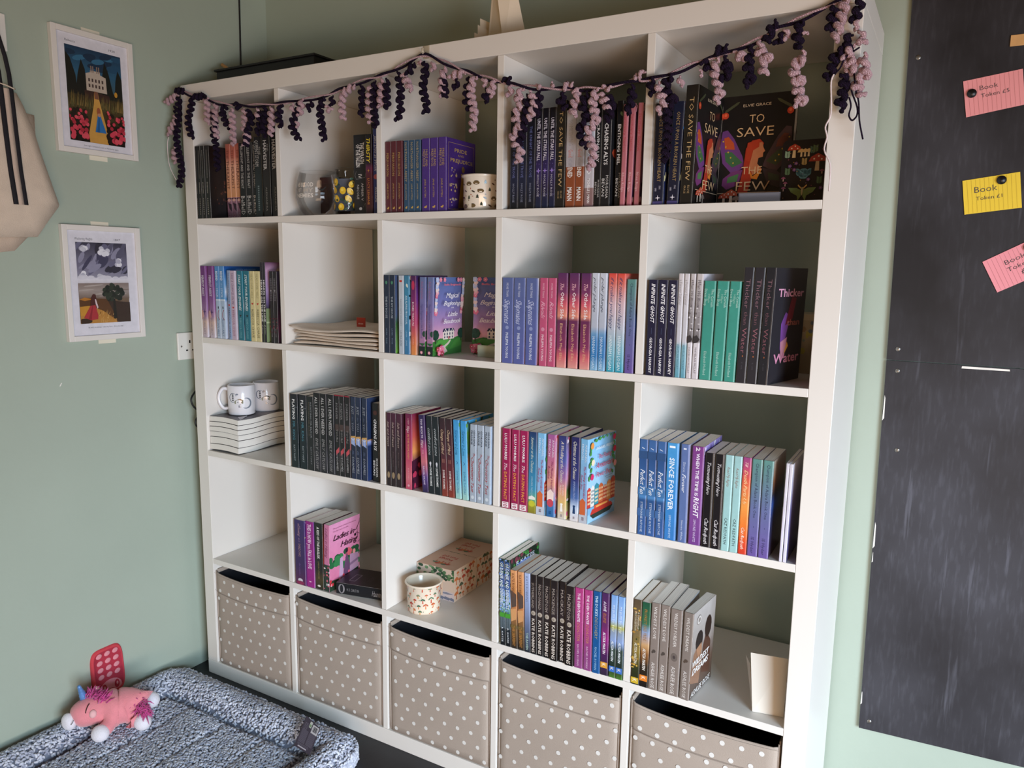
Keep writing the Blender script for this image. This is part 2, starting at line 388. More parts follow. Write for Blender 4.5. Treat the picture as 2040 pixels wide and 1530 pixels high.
note('yellow ruled note reading Book Token £1, middle of the chalkboard', [(2.026, 1.536), (2.128, 1.55), (2.138, 1.477), (2.036, 1.465)], '#f2cf3c', [('Book', .2, .6, .68, .18), ('Token £1', .22, .68, .42, .11)], (.68, .85))
note('tilted pink ruled note reading Book Token £2, lowest on the chalkboard', [(2.078, 1.365), (2.171, 1.418), (2.203, 1.352), (2.111, 1.301)], '#f29aa2', [('Book', .33, .7, .7, .14), ('Token', .32, .72, .48, .13), ('£2', .52, .7, .28, .14)], (.8, .83))
t = tag(bevel(MB().box((2.086, .388, 1.801), (2.17, .3905, 1.823)).build('wooden_strip', 'wood'), .0008), 'small pale wooden strip on the chalkboard above the notes', 'wood strip')

# ------------------------------------------------------------------ left wall: pictures, socket, bag, cables
def picture(y0, y1, z0, z1, tilt, label, paint, pic):
    W, H = y1-y0, z1-z0
    t = thing('framed_print', label, 'picture', (-.067, (y0+y1)/2, (z0+z1)/2), (tilt, 0, 0), 'framed prints on the green side wall')
    f, d = .0145, .016
    for a, b, nm in (((-W/2, -H/2), (-W/2+f, H/2), 'frame_side'), ((W/2-f, -H/2), (W/2, H/2), 'frame_side'), ((-W/2+f, -H/2), (W/2-f, -H/2+f), 'frame_rail'), ((-W/2+f, H/2-f), (W/2-f, H/2), 'frame_rail')):
        bevel(MB().box((.0005, a[0], a[1]), (d, b[0], b[1])).build(nm, 'frame', t), .001)
    m = MB(); m.box((.001, -W/2+f, -H/2+f), (.009, W/2-f, H/2-f), lin('#dcdae2'))
    A = Art(m, W, H, O=(.009, -W/2, -H/2), U=(0, 1, 0), Vv=(0, 0, 1), N=(1, 0, 0)); A.dz = .00008
    paint(A); m.build('print_sheet', 'gloss', t)
    for zc, s in ((H/2+.004, 1), (-H/2-.004, -1)):
        o = MB().box((.0004, -.024, zc-.008), (.0012, .028, zc+.008)).build('tape_strip', 'tape', t)
def sub(A, x0, y0, x1, y1):
    B = Art(A.mb, A.W*(x1-x0), A.H*(y1-y0), fn=lambda x, y, k: A.fn(x0+(x1-x0)*x, y0+(y1-y0)*y, k), mi=A.mi, lift=A.k); B.dz = A.dz; return B
def paint1(A):
    A.text('Rebecca', .17, .29, .9, .018, '#55555c'); A.text('1938', .7, .78, .9, .018, '#55555c')
    A.text('Last night I dreamt I went to Manderley again', .32, .75, .075, .012, '#55555c')
    B = sub(A, .16, .105, .845, .865); r = random.Random(3)
    B.vgrad([(0, '#1d3550'), (.25, '#2d5a78'), (.42, '#3a5560'), (.43, '#2a2219'), (.62, '#4a3d22'), (1, '#1c1815')])
    for k in range(14): B.ell(r.random(), .78+.2*r.random(), .12, .03, r.choice(['#244a68', '#35698a', '#1b3048']), 10, .2*r.random(), up=False)
    B.up()
    B.polys([[(0, .5), (0, .93), (.08, .87), (.16, .7), (.18, .5)], [(.14, .5), (.2, .72), (.27, .88), (.33, .78), (.36, .5)]], '#1a1916')
    B.polys([[(.63, .5), (.64, .75), (.69, .9), (.76, .78), (.85, .5)], [(.85, .5), (.88, .72), (.93, .84), (1, .75), (1, .5)]], '#171916')
    B.poly([(.34, .56), (.34, .74), (.42, .76), (.42, .78), (.6, .78), (.6, .75), (.7, .73), (.71, .56)], '#b9aa9b')
    B.polys([[(.43+.035*k, .76), (.43+.035*k, .83), (.45+.035*k, .83), (.45+.035*k, .76)] for k in (0, 1, 3, 4)], '#8a7468')
    B.polys([[(.38+.06*(k % 5), .6+.06*(k//5)), (.38+.06*(k % 5), .635+.06*(k//5)), (.41+.06*(k % 5), .635+.06*(k//5)), (.41+.06*(k % 5), .6+.06*(k//5))] for k in range(10)], '#4a3a36')
    B.poly([(.3, .46), (.3, .56), (.75, .54), (.75, .46)], '#3a2420')
    B.polys([[(x, .38), (x+.015, .38), (x+.02+.03*r.random(), .5+.05*r.random())] for x in [r.random() for _ in range(60)]], '#7a6538')
    B.polys([[(x, .36), (x+.012, .36), (x-.01, .48+.05*r.random())] for x in [r.random() for _ in range(50)]], '#55502e')
    B.ell(.87, .57, .03, .03, '#c08a30')
    B.poly([(.47, .56), (.53, .56), (.56, .45), (.68, .12), (.68, 0), (.34, 0), (.33, .1), (.45, .42)], '#c9974a')
    B.poly([(.47, .56), (.53, .56), (.545, .48), (.47, .48)], '#7a4f3c')
    for side in (0, 1):
        for k in range(46):
            yy = r.random()*.34; lim = .33-.02*yy if side == 0 else .68+.0*yy
            x = r.random()*(lim if side == 0 else 1-lim)+(0 if side == 0 else lim)
            x = x if side == 0 else x; rr = .026+.02*(1-yy/.34)
            B.ell(x, yy*.95+.02, rr*1.1, rr*.8, '#231a14', 8, up=False)
        B.up()
        for k in range(40):
            yy = r.random()*.34; x = r.random()*.31 if side == 0 else .69+r.random()*.3
            rr = .018+.02*(1-yy/.34); B.ell(x, yy+.02, rr*1.2, rr*.8, r.choice(['#c23a4c', '#d6525f', '#a82c3c', '#cf4456']), 8, up=False)
        B.up()
    B.poly([(.44, .12), (.5, .12), (.64, .12), (.56, .28), (.55, .32), (.5, .32), (.49, .27)], '#2f6fae'); B.poly([(.47, .12), (.52, .12), (.53, .28), (.51, .28)], '#24588e')
    B.ell(.52, .345, .033, .045, '#9a5336'); B.ell(.525, .31, .03, .02, '#b98668')
def paint2(A):
    A.text('Wuthering Heights', .16, .38, .885, .022, '#55555c'); A.text('1847', .66, .74, .885, .02, '#55555c')
    A.text('Be with me always - take any form - drive me mad', .26, .71, .115, .013, '#55555c')
    B = sub(A, .165, .15, .815, .855); r = random.Random(5)
    B.vgrad([(0, '#3c3a48'), (.3, '#77748a'), (.42, '#8f8d9e'), (.455, '#e6e4ea'), (.49, '#d8d4d8'), (.5, '#8a786e'), (.7, '#75604c'), (1, '#46301c')])
    for k in range(40): B.ell(r.random(), .62+.36*r.random(), .05+.11*r.random(), .02+.035*r.random(), r.choice(['#45435a', '#6a6880', '#8e8ca2', '#35333f', '#5c5a6e']), 10, r.random(), up=False)
    B.up()
    for cx, cy in ((.14, .92), (.5, .9), (.58, .88), (.82, .76), (.1, .6), (.45, .58)):
        for k in range(8): B.ell(cx+.09*(r.random()-.5), cy+.06*(r.random()-.5), .05, .03, r.choice(['#c9c8d2', '#e2e1e8', '#b3b2c2']), 9, up=False)
    B.up(); B.vgrad([(0, '#e0dee6'), (1, '#cfcbd0')], 0, 1, .5, .56)
    for k in range(16): B.ell(r.random(), .56+.02*r.random(), .06, .02, '#d3d1da', 9, up=False)
    B.up(); B.vgrad([(0, '#85756e'), (.5, '#a0938c'), (1, '#6e5a4e')], 0, 1, .3, .5)
    for k in range(12): B.ell(r.random(), .34+.14*r.random(), .2, .01, r.choice(['#978a84', '#7d6d64', '#ada19a']), 10, .05, up=False)
    B.up(); B.poly([(0, .2), (0, .29), (.12, .32), (.5, .3), (1, .24), (1, 0), (0, 0)], '#5a3a20'); B.poly([(0, .3), (.1, .325), (.25, .3), (.1, .28)], '#b4762e')
    B.poly([(.55, .28), (1, .25), (1, 0), (.75, 0)], '#3a2a20')
    B.poly([(0, .0), (0, .2), (.2, .22), (.45, .15), (.7, .03), (.72, 0)], '#b5813c'); B.poly([(0, .1), (0, .21), (.18, .22), (.2, .1)], '#c28a34')
    for k in range(50):
        x = .35+.35*r.random(); y = .13*r.random(); B.poly([(x, y), (x+.012, y), (x+.03, y+.04)], r.choice(['#c99a55', '#a8743a', '#d6ae6c'])); B.k -= B.dz
    B.up(); B.poly([(.65, .05), (.66, .3), (.7, .3), (.72, .05)], '#221f18')
    for k in range(46):
        a = r.random()*2*PI; q = r.random()**.5; B.ell(.68+.2*q*math.cos(a), .36+.1*q*math.sin(a)+.02, .045, .03, r.choice(['#262a20', '#30362a', '#1f231b']), 8, up=False)
    B.up(); B.ell(.08, .03, .14, .035, '#3a2a1e'); B.poly([(.06, .075), (.2, .04), (.33, .05), (.34, .1), (.29, .24), (.22, .24)], '#a8343a'); B.poly([(.15, .06), (.2, .045), (.25, .22), (.235, .22)], '#8a262e')
    B.poly([(.2, .22), (.22, .32), (.26, .365), (.31, .36), (.32, .3), (.3, .23)], '#4a2420'); B.poly([(.29, .3), (.31, .3), (.35, .2), (.33, .18), (.3, .24)], '#d3c0c4')
picture(-.3415, -.1125, 1.629, 1.951, 0, 'white framed print of a woman in blue walking a rose-lined path', paint1, 1)
picture(-.3505, -.1225, 1.12, 1.438, 0, 'white framed print of a woman in red under a stormy sky', paint2, 2)

t = thing('wall_socket', 'white single wall socket beside the left end of the shelving', 'socket', (-.067, 0, 0))
bevel(MB().box((0.0003, -.01, 1.0365), (.009, .076, 1.1225)).build('face_plate', 'plastic', t), .003, 3)
for n_, y, z, sy, sz in (('socket_hole', .0325, 1.093, .0025, .0045), ('socket_hole', .0215, 1.066, .0035, .0022), ('socket_hole', .0435, 1.066, .0035, .0022)):
    MB().box((.0085, y-sy, z-sz), (.0094, y+sy, z+sz)).build(n_, 'dark', t)
for y in (.002, .064): s = MB().ball((.009, y, 1.0795), (.0012, .003, .003), 10, 6).build('screw', 'metal', t, True)
pts = [(-.064, .285+.002*math.sin(z*9), z) for z in np.linspace(2.6, 1.93, 20)]
tag(MB().tube(pts, .0028, 8).build('hanging_cable', 'cable', None, True), 'thin black cable hanging down the green side wall behind the tray', 'cable')
lp = [(-.03, .07, .985), (-.028, .04, .95), (-.025, .017, .935), (-.02, -.001, .916), (-.018, .004, .893), (-.018, .028, .868), (-.018, .042, .845), (-.018, .039, .826), (-.018, .026, .818), (-.018, .012, .828), (-.018, .009, .842), (-.02, .02, .856), (-.03, .05, .87), (-.035, .1, .86)]
def smooth_path(p, n=6):
    p = [V(q) for q in p]; out = []
    for i in range(len(p)-1):
        a, b, c, d = p[max(i-1, 0)], p[i], p[i+1], p[min(i+2, len(p)-1)]
        for k in range(n):
            t = k/n; out.append(.5*((2*b)+(c-a)*t+(2*a-5*b+4*c-d)*t*t+(3*b-a-3*c+d)*t**3))
    return out+[p[-1]]
tag(MB().tube(smooth_path(lp), .0028, 8).build('cable_loop', 'cable', None, True), 'looped black cable sticking out beside the shelving, below the socket', 'cable')
struct(MB().add([(-.0668, -.379, 1.0), (-.0664, -.374, 1.009), (-.0664, -.371, 1.009), (-.0664, -.376, 1.0)], [(0, 3, 2, 1)]).build('paint_fleck_1', 'plastic'))  # small white paint chip on the side wall

# canvas tote bags on the side wall
def sheet(outline, x0, x1, name, col, par, mi='canvas', bulge=.0):
    m = MB(); n = len(outline); cx = sum(p[0] for p in outline)/n; cz = sum(p[1] for p in outline)/n
    vs_ = []; rings = 5
    for k in range(rings+1):
        f = 1-k/rings*.97
        for p in outline: vs_.append((x1+bulge*(1-f*f), cx+(p[0]-cx)*f, cz+(p[1]-cz)*f))
    for p in outline: vs_.append((x0, p[0], p[1]))
    fs = []
    for k in range(rings):
        for i in range(n):
            j = (i+1) % n; fs.append((k*n+i, k*n+j, (k+1)*n+j, (k+1)*n+i))
    fs.append(tuple(rings*n+i for i in range(n))); b = (rings+1)*n
    for i in range(n):
        j = (i+1) % n; fs.append((i, b+i, b+j, j))
    fs.append(tuple(b+i for i in range(n))[::-1])
    m.add(vs_, fs, lin(col)); return m
t = thing('tote_bag', 'cream canvas tote bag with black striped straps hanging on the wall', 'bag', (0, 0, 0))
ol = [(-.70, 1.752), (-.56, 1.75), (-.488, 1.7485), (-.462, 1.751), (-.448, 1.751), (-.434, 1.723), (-.413, 1.668), (-.399, 1.612), (-.381, 1.55), (-.3625, 1.487), (-.3635, 1.481), (-.395, 1.44), (-.424, 1.4), (-.52, 1.395), (-.75, 1.392), (-.80, 1.48), (-.76, 1.6)]
m = sheet(ol, -.06, -.033, 'body', '#d9c7b4', t, bulge=.012)
bag = m.build('body', 'canvas', t, True); 
A_ = MB(); Art(A_, 1, 1, fn=lambda x, y, k: V((-.0335+.004, x, y)), lift=0).line([(-.7, 1.474), (-.55, 1.476), (-.44, 1.479), (-.372, 1.483)], .0012, '#a99683'); A_.build('seam', 'canvas', t)
def strap(pts, wd, x, col, nm):
    m = MB(); L = []
    for y, z in pts: L += [(x, y-wd/2, z), (x, y+wd/2, z), (x-.003, y-wd/2, z), (x-.003, y+wd/2, z)]
    fs = []
    for i in range(len(pts)-1):
        a = 4*i; b = a+4; fs += [(a, a+1, b+1, b), (a+2, b+2, b+3, a+3), (a, b, b+2, a+2), (a+1, a+3, b+3, b+1)]
    m.add(L, fs, lin(col)); o = m.build(nm, 'canvas', t, True); return o
sp = [(-.505, 1.90), (-.487, 1.83), (-.481, 1.79), (-.479, 1.755), (-.4775, 1.72), (-.475, 1.65), (-.471, 1.56), (-.4645, 1.478)]
strap([(y-.0125, z) for y, z in sp], .011, -.0175, '#1d1b22', 'strap'); strap([(y+.0115, z) for y, z in sp], .0095, -.0175, '#1d1b22', 'strap'); strap(sp[3:], .0135, -.0185, '#c9b4a4', 'strap_lining')
strap([(-.70, 1.9), (-.69, 1.7), (-.68, 1.478)], .03, -.0175, '#1d1b22', 'strap')
o = MB().tube([(-.02, -.5, 1.765), (-.017, -.48, 1.762), (-.017, -.462, 1.757), (-.02, -.458, 1.757)], .0018, 6, lin('#d8c8b4')).build('cotton_tie', 'canvas', t, True)
ol2 = [(-.72, 1.72), (-.5, 1.72), (-.42, 1.7125), (-.393, 1.7095), (-.3935, 1.66), (-.39, 1.6), (-.4, 1.5), (-.432, 1.4), (-.468, 1.3635), (-.51, 1.358), (-.75, 1.356), (-.8, 1.45)]
t2 = thing('tote_bag', 'second canvas bag mostly hidden behind the striped tote', 'bag')
sheet(ol2, -.066, -.062, 'body', '#cdb9a6', t2).build('body', 'canvas', t2, True)
t = tag(MB().box((-.0665, -.56, 1.852), (-.058, -.447, 1.94)).build('hook_plate', 'plastic'), 'white plate on the wall above the tote bag', 'hook plate'); bevel(t, .002)
# ------------------------------------------------------------------ books
def make_book(label, w, H, D, des, group):
    root = thing('paperback', label, 'book', group=group)
    t, c = .0004, min(.0025, w*.22); m = MB()
    bgs = des['bg']; bgs = [(0, bgs), (1, bgs)] if isinstance(bgs, str) else bgs
    L = [(a, lin(b)) for a, b in bgs]; mid = L[len(L)//2][1]; back = lin(des.get('back', bgs[len(bgs)//2][1]))
    cv = des.get('cover', bgs); cv = [(0, cv), (1, cv)] if isinstance(cv, str) else cv
    m.box((0, c, 0), (t, D, H), back); m.box((w-t, c, 0), (w, D, H), lin(cv[len(cv)//2][1]))
    prof = [(0, c), (c*.3, c*.3), (c, 0), (w-c, 0), (w-c*.3, c*.3), (w, c)]
    for (a, ca), (b, cb) in zip(L, L[1:]):
        if b <= a: continue
        za, zb = H*(1-a), H*(1-b); n = len(prof)
        m.add([(x, y, za) for x, y in prof]+[(x, y, zb) for x, y in prof], [(i, n+i, n+i+1, i+1) for i in range(n-1)], [ca]*n+[cb]*n)
    for z, col, fl in ((H, L[0][1], 0), (0, L[-1][1], 1)):
        f = tuple(range(len(prof))); m.add([(x, y, z) for x, y in prof], [f if not fl else f[::-1]], col)
    A = Art(m, H, w, O=(0, 0, H), U=(0, 0, -1), Vv=(1, 0, 0), N=(0, -1, 0))
    if 'art' in des: des['art'](A)
    for cmd in des.get('txt', ()):
        tx, x0, x1, h, col = cmd[:5]; yc = cmd[5] if len(cmd) > 5 else .5; st = cmd[6] if len(cmd) > 6 else ''
        A.text(tx, x0, x1, yc, h, col, st+'L')
    C = Art(m, D, H, O=(w, 0, 0), U=(0, 1, 0), Vv=(0, 0, 1), N=(1, 0, 0))
    C.vgrad(cv, c/D, 1, 0, 1)
    if 'cart' in des: des['cart'](C)
    m.build('cover', 'gloss', root)
    MB().box((t, c*.5, .0003), (w-t, D-.0008, H-.0003)).build('page_block', 'page', root)
    return root
def dup(root, label):
    r = root.copy(); COL.objects.link(r); r['label'] = label
    for ch in root.children:
        k = ch.copy(); COL.objects.link(k); k.parent = r
    return r
def dashes(A, yc, x0, x1, n, c, h=.06):
    w_ = (x1-x0)/n; A.polys([[(x0+i*w_, yc-h/2), (x0+i*w_+w_*.6, yc-h/2), (x0+i*w_+w_*.6, yc+h/2), (x0+i*w_, yc+h/2)] for i in range(n)], c)
def star(A, x, y, s, c):
    sx, sy = s/A.W, s/A.H
    A.poly([(x+sx*(1 if k % 2 == 0 else .22)*math.cos(PI*k/4), y+sy*(1 if k % 2 == 0 else .22)*math.sin(PI*k/4)) for k in range(8)], c)
def heart(A, x, y, s, c):
    A.poly([(x+s/A.W*a, y+s/A.H*b) for a, b in ((.9, 0), (0, .9), (-.6, .7), (-.45, 0), (-.6, -.7), (0, -.9))], c)
def speck(A, n, cols, seed, x0=0, x1=1, y0=0, y1=1, s=.0015):
    r = random.Random(seed)
    for k in range(n): A.ell(x0+(x1-x0)*r.random(), y0+(y1-y0)*r.random(), s*(.5+r.random())/A.W, s*(.5+r.random())/A.H, r.choice(cols), 6, up=False)
    A.up()
def flower(A, x, y, s, c, c2='#f6dfd0'):
    for k in range(5): A.ell(x+s*.55/A.W*math.cos(k*1.257), y+s*.55/A.H*math.sin(k*1.257), s*.5/A.W, s*.5/A.H, c, 8, up=False)
    A.up(); A.ell(x, y, s*.25/A.W, s*.25/A.H, c2, 6)
def leaf(A, x, y, L, wd, rot, c):
    A.poly([(x+(L*u*math.cos(rot)-wd*v*math.sin(rot))/A.W, y+(L*u*math.sin(rot)+wd*v*math.cos(rot))/A.H) for u, v in ((0, 0), (.3, .5), (.7, .4), (1, 0), (.7, -.4), (.3, -.5))], c)
def mushroom(A, x, y, s, cap, stem='#e6d3b4', spots=None):
    A.poly([(x-s*.14/A.W, y), (x+s*.14/A.W, y), (x+s*.1/A.W, y+s*.7/A.H), (x-s*.1/A.W, y+s*.7/A.H)], stem)
    A.poly([(x-s*.55/A.W, y+s*.62/A.H), (x+s*.55/A.W, y+s*.62/A.H), (x+s*.42/A.W, y+s*.92/A.H), (x, y+s*1.15/A.H), (x-s*.42/A.W, y+s*.92/A.H)], cap)
    if spots:
        for a, b in ((-.22, .78), (.05, .95), (.25, .75)): A.ell(x+s*a/A.W, y+s*b/A.H, s*.06/A.W, s*.06/A.H, spots, 6, up=False)
        A.up()
# --- cover pictures
def c_pride(A):
    g = '#a98a55'; A.line([(.08, .04), (.08, .94), (.94, .94), (.94, .04), (.08, .04)], .0008, g)
    A.text('PRIDE', .28, .7, .85, .05, g, 'b'); A.text('AND', .38, .6, .785, .03, g); A.text('PREJUDICE', .14, .9, .71, .05, g, 'b')
    A.poly([(.4, .07), (.75, .07), (.68, .3), (.62, .45), (.5, .45), (.46, .3)], '#94742f'); A.poly([(.5, .45), (.62, .45), (.64, .54), (.49, .54)], '#a78439'); A.ell(.565, .6, .055, .045, '#7d5f33')
    speck(A, 26, ['#b99e76', '#8d7aa0', '#c3b28e'], 4, .12, .34, .08, .6, .003); A.text('JANE AUSTEN', .2, .8, .045, .025, g)
def c_few(A):
    g = '#dcb98b'
    for s in (1, -1):
        f = lambda x: .5+s*(x-.5)
        A.poly([(f(x), y) for x, y in ((.38, .36), (.2, .3), (.06, .4), (.01, .55), (.03, .69), (.1, .7), (.2, .62), (.33, .46))], '#6d3f7d' if s == 1 else '#4b3a40')
        A.poly([(f(x), y) for x, y in ((.34, .4), (.2, .36), (.1, .42), (.08, .5), (.18, .5))], '#3f6b45' if s == 1 else '#3e4a35'); A.poly([(f(x), y) for x, y in ((.22, .52), (.08, .53), (.06, .63), (.12, .64), (.2, .58))], '#c1532d' if s == 1 else '#6b3a2e')
        A.poly([(f(x), y) for x, y in ((.38, .34), (.2, .32), (.08, .26), (.07, .2), (.14, .16), (.3, .2))], '#74396f' if s == 1 else '#3b3038'); A.poly([(f(x), y) for x, y in ((.3, .3), (.15, .27), (.14, .22), (.28, .23))], '#4d7a4a' if s == 1 else '#3a4636')
        for k in range(5): A.ell(f(.05+.04*k), .6-.05*k, .012, .008, '#c9a53f', 6, up=False)
        for k in range(5): leaf(A, f(.04+.03*k), .86+.012*k, .016, .006, .6*s+(0 if s == 1 else PI), '#4b4f3a')
        A.ell(f(.06), .83, .045, .03, '#c2452c'); A.ell(f(.06), .835, .02, .014, '#e06a45')
    A.poly([(.3, .12), (.36, .32), (.38, .52), (.46, .59), (.56, .6), (.62, .56), (.6, .5), (.5, .42), (.5, .3), (.44, .12)], '#a83420')
    A.poly([(.5, .56), (.6, .57), (.62, .52), (.645, .49), (.62, .475), (.62, .44), (.56, .43), (.55, .38), (.62, .33), (.5, .28), (.44, .36)], '#c07a52'); A.poly([(.4, .57), (.56, .6), (.56, .53), (.48, .5), (.44, .4), (.38, .42)], '#b23c24')
    A.poly([(.42, .36), (.5, .27), (.62, .33), (.56, .24), (.48, .25)], '#cf7a2a')
    A.text('ELVIE GRACE', .3, .68, .905, .025, '#d9c3a5'); A.text('TO', .4, .6, .785, .075, g, 'h'); A.text('SAVE', .24, .74, .67, .085, g, 'h')
    A.text('THE', .34, .62, .325, .07, g, 'h'); A.text('FEW', .28, .74, .185, .085, g, 'h'); A.rect(.02, .122, .9, .127, '#d8c0a0')
    mushroom(A, .12, .02, .022, '#b0442e', '#cfc3b4', '#e8dccb'); mushroom(A, .22, .03, .026, '#b85338', '#d8ccbc', '#e8dccb'); mushroom(A, .3, .01, .018, '#8f7f78', '#c6bcb2')
def c_beau(A):
    A.poly([(0, 0), (0, .18), (.25, .22), (.6, .2), (1, .24), (1, 0)], '#3f7f3c'); A.poly([(0, .08), (.2, .2), (.55, .19), (.5, .1), (.2, .02)], '#57a046'); A.poly([(.55, .06), (.75, .18), (1, .22), (1, .1)], '#4c9040')
    A.poly([(.36, .02), (.5, .04), (.42, .1), (.55, .14), (.62, .19), (.58, .19), (.48, .15), (.33, .11)], '#d9ccba')
    A.rect(.34, .2, .72, .3, '#eadfd2'); A.poly([(.32, .3), (.36, .34), (.7, .34), (.74, .3)], '#2b2c4e')
    for k in range(3): A.poly([(.37+.12*k, .3), (.42+.12*k, .345), (.47+.12*k, .3)], '#efe6da'); A.rect(.4+.12*k, .3, .435+.12*k, .325, '#474a63')
    for k in range(4):
        A.rect(.37+.09*k, .255, .4+.09*k, .285, '#3d4160'); A.rect(.37+.09*k, .215, .4+.09*k, .24, '#3d4160'); A.k -= 2*A.dz
    A.k += 2*A.dz; A.rect(.51, .2, .55, .235, '#b0545c')
    for s in (.05, .93):
        A.rect(s+.01, .16, s+.035, .24, '#3a2f2b')
        for k in range(8): A.ell(s+.02+.06*math.cos(k*.8), .265+.035*math.sin(k*.8), .06, .035, '#27493a' if k % 2 else '#1f3c33', 8, up=False)
        A.up()
    r = random.Random(2)
    for k in range(11):
        for x in (.04, .93): flower(A, x+.03*r.random(), .55+.042*k, .005+.003*r.random(), r.choice(['#e87a98', '#f2a9bb', '#f0d7d5', '#b8c7ea']))
    for x in (.15, .28, .75, .84): flower(A, x, .97, .006, '#ea88a2')
    for k in range(12): flower(A, .03+.2*r.random(), .02+.11*r.random(), .007, r.choice(['#e87a98', '#f0e6e4', '#b0404f', '#c9c2e2']))
    A.text('Bella Brightside', .22, .8, .91, .025, '#e0707c', 'b'); w_ = '#f4eef0'
    A.text('Magical', .28, .74, .775, .065, w_, 's'); A.text('Beginnings', .2, .82, .675, .06, w_, 's'); A.text('IN', .47, .54, .615, .02, w_); A.text('Little', .34, .68, .535, .06, w_, 's'); A.text('Beaubrook', .2, .8, .445, .06, w_, 's')
def c_thick(A):
    A.poly([(.3, .3), (.28, .52), (.4, .62), (.55, .58), (.45, .4), (.4, .2)], '#7a4a9a'); A.poly([(.35, .2), (.3, .36), (.5, .4), (.45, .22)], '#c98ba0'); A.poly([(.4, .5), (.55, .75), (.7, .74), (.62, .56)], '#6e2333'); A.poly([(.42, .24), (.55, .32), (.5, .36)], '#d79a3c')
    A.text('Thicker', .12, .92, .79, .07, '#d99cb8', 'b'); A.text('than', .45, .85, .53, .055, '#b06a62', 'b'); A.text('Water', .12, .92, .22, .085, '#d08aa8', 'b')
def c_amst(A):
    for i, (x0, x1, h, col) in enumerate(((0, .12, .4, '#c8423a'), (.12, .25, .41, '#e9e4dc'), (.25, .4, .42, '#3d8f9e'), (.4, .56, .4, '#d2693c'), (.56, .7, .36, '#c9553a'), (.7, .85, .4, '#d98d4a'), (.85, 1, .43, '#b9503a'))):
        A.poly([(x0, .18), (x0, h), ((x0+x1)/2, h+.03), (x1, h), (x1, .18)], col)
        for a in range(3):
            for b in range(4): A.rect(x0+.02+(x1-x0)*.3*a, .22+.045*b, x0+.045+(x1-x0)*.3*a, .245+.045*b, '#f3d9a8' if i != 1 else '#6a7f8a'); A.k -= A.dz
        A.up()
    A.rect(0, 0, 1, .18, '#9cc9e6'); A.poly([(0, .1), (1, .14), (1, .18), (0, .18)], '#7fb2da')
    A.poly([(.1, .1), (.16, .15), (.85, .15), (.92, .11), (.82, .06), (.2, .05)], '#c43a30'); A.poly([(.08, .09), (.93, .1), (.82, .045), (.2, .035)], '#2b3a34'); A.poly([(.22, .15), (.24, .19), (.76, .19), (.78, .15)], '#d9583a'); A.rect(.3, .155, .72, .175, '#f0b25a')
    r = random.Random(8)
    for k in range(9): leaf(A, .02+.05*r.random(), .5+.05*k, .015, .008, r.random()*2, '#4c9a4a'); leaf(A, .9+.05*r.random(), .5+.05*k, .015, .008, 1+r.random()*2, '#3f8a46')
    for x, y, c in ((.1, .55, '#d8366a'), (.12, .72, '#f2e2c2'), (.08, .92, '#ee9a4a'), (.9, .8, '#cf2f4f'), (.88, .95, '#d8366a'), (.93, .62, '#e8a0a0')): A.ell(x, y, .06, .04, c, 8, up=False)
    A.up()
    for k in range(6): leaf(A, .15+.14*k, .97, .016, .008, .3*k, '#4d9c4c')
    A.text('ANNABEL FRENCH', .2, .85, .875, .035, '#f0f4f6'); c = '#c22a50'
    A.text('The Floating', .3, .78, .77, .055, c, 's'); A.text('Amsterdam', .2, .86, .67, .07, c, 's'); A.text('Flower Shop', .22, .78, .56, .06, c, 's'); dashes(A, .5, .55, .85, 9, '#5a6a86', .008); dashes(A, .475, .58, .8, 7, '#5a6a86', .008)
def c_ladies(A):
    r = random.Random(6)
    for k in range(26): A.ell(r.random()*.95, .28+.24*r.random(), .1, .05, r.choice(['#2f6e44', '#3c8450', '#28583a']), 8, up=False)
    A.up(); A.poly([(.5, .45), (.62, .56), (.75, .5), (.7, .42)], '#d9606c'); A.poly([(.3, .1), (.34, .44), (.42, .46), (.46, .12)], '#c9a3c2'); A.poly([(.42, .1), (.5, .36), (.56, .5), (.63, .36), (.72, .12)], '#6a4868'); A.ell(.56, .52, .04, .035, '#2c2430')
    A.poly([(.66, .16), (.66, .44), (.95, .42), (.95, .14)], '#b993b0'); A.poly([(.66, .3), (.95, .34), (.95, .3), (.66, .26)], '#8e6d8c'); A.ell(.8, .46, .05, .04, '#e59a9a')
    A.poly([(0, 0), (0, .16), (.4, .13), (1, .2), (1, 0)], '#27412f')
    for k in range(22): A.ell(r.random(), .02+.17*r.random(), .035, .024, r.choice(['#d63a44', '#e36a84', '#c02c3a', '#f0a9b8']), 8, up=False)
    A.up()
    for q in ([(1, .95), (.9, .8), (.92, .68), (.82, .62)], [(1, .9), (.85, .78), (.8, .8)], [(.98, .7), (.88, .74), (.84, .7)], [(1, .6), (.92, .58)]): A.line(q, .0012, '#4a2a3a')
    A.ell(.83, .71, .035, .02, '#1f1a22'); A.text('The greatest rivals in literature', .1, .85, .93, .014, '#7c2f52', 'i'); A.text('The fiercest of lovers', .1, .6, .885, .014, '#7c2f52', 'i')
    A.text('Ladies in', .1, .8, .79, .085, '#3a1f30', 's'); A.text('Hating', .34, .92, .655, .085, '#3a1f30', 's')
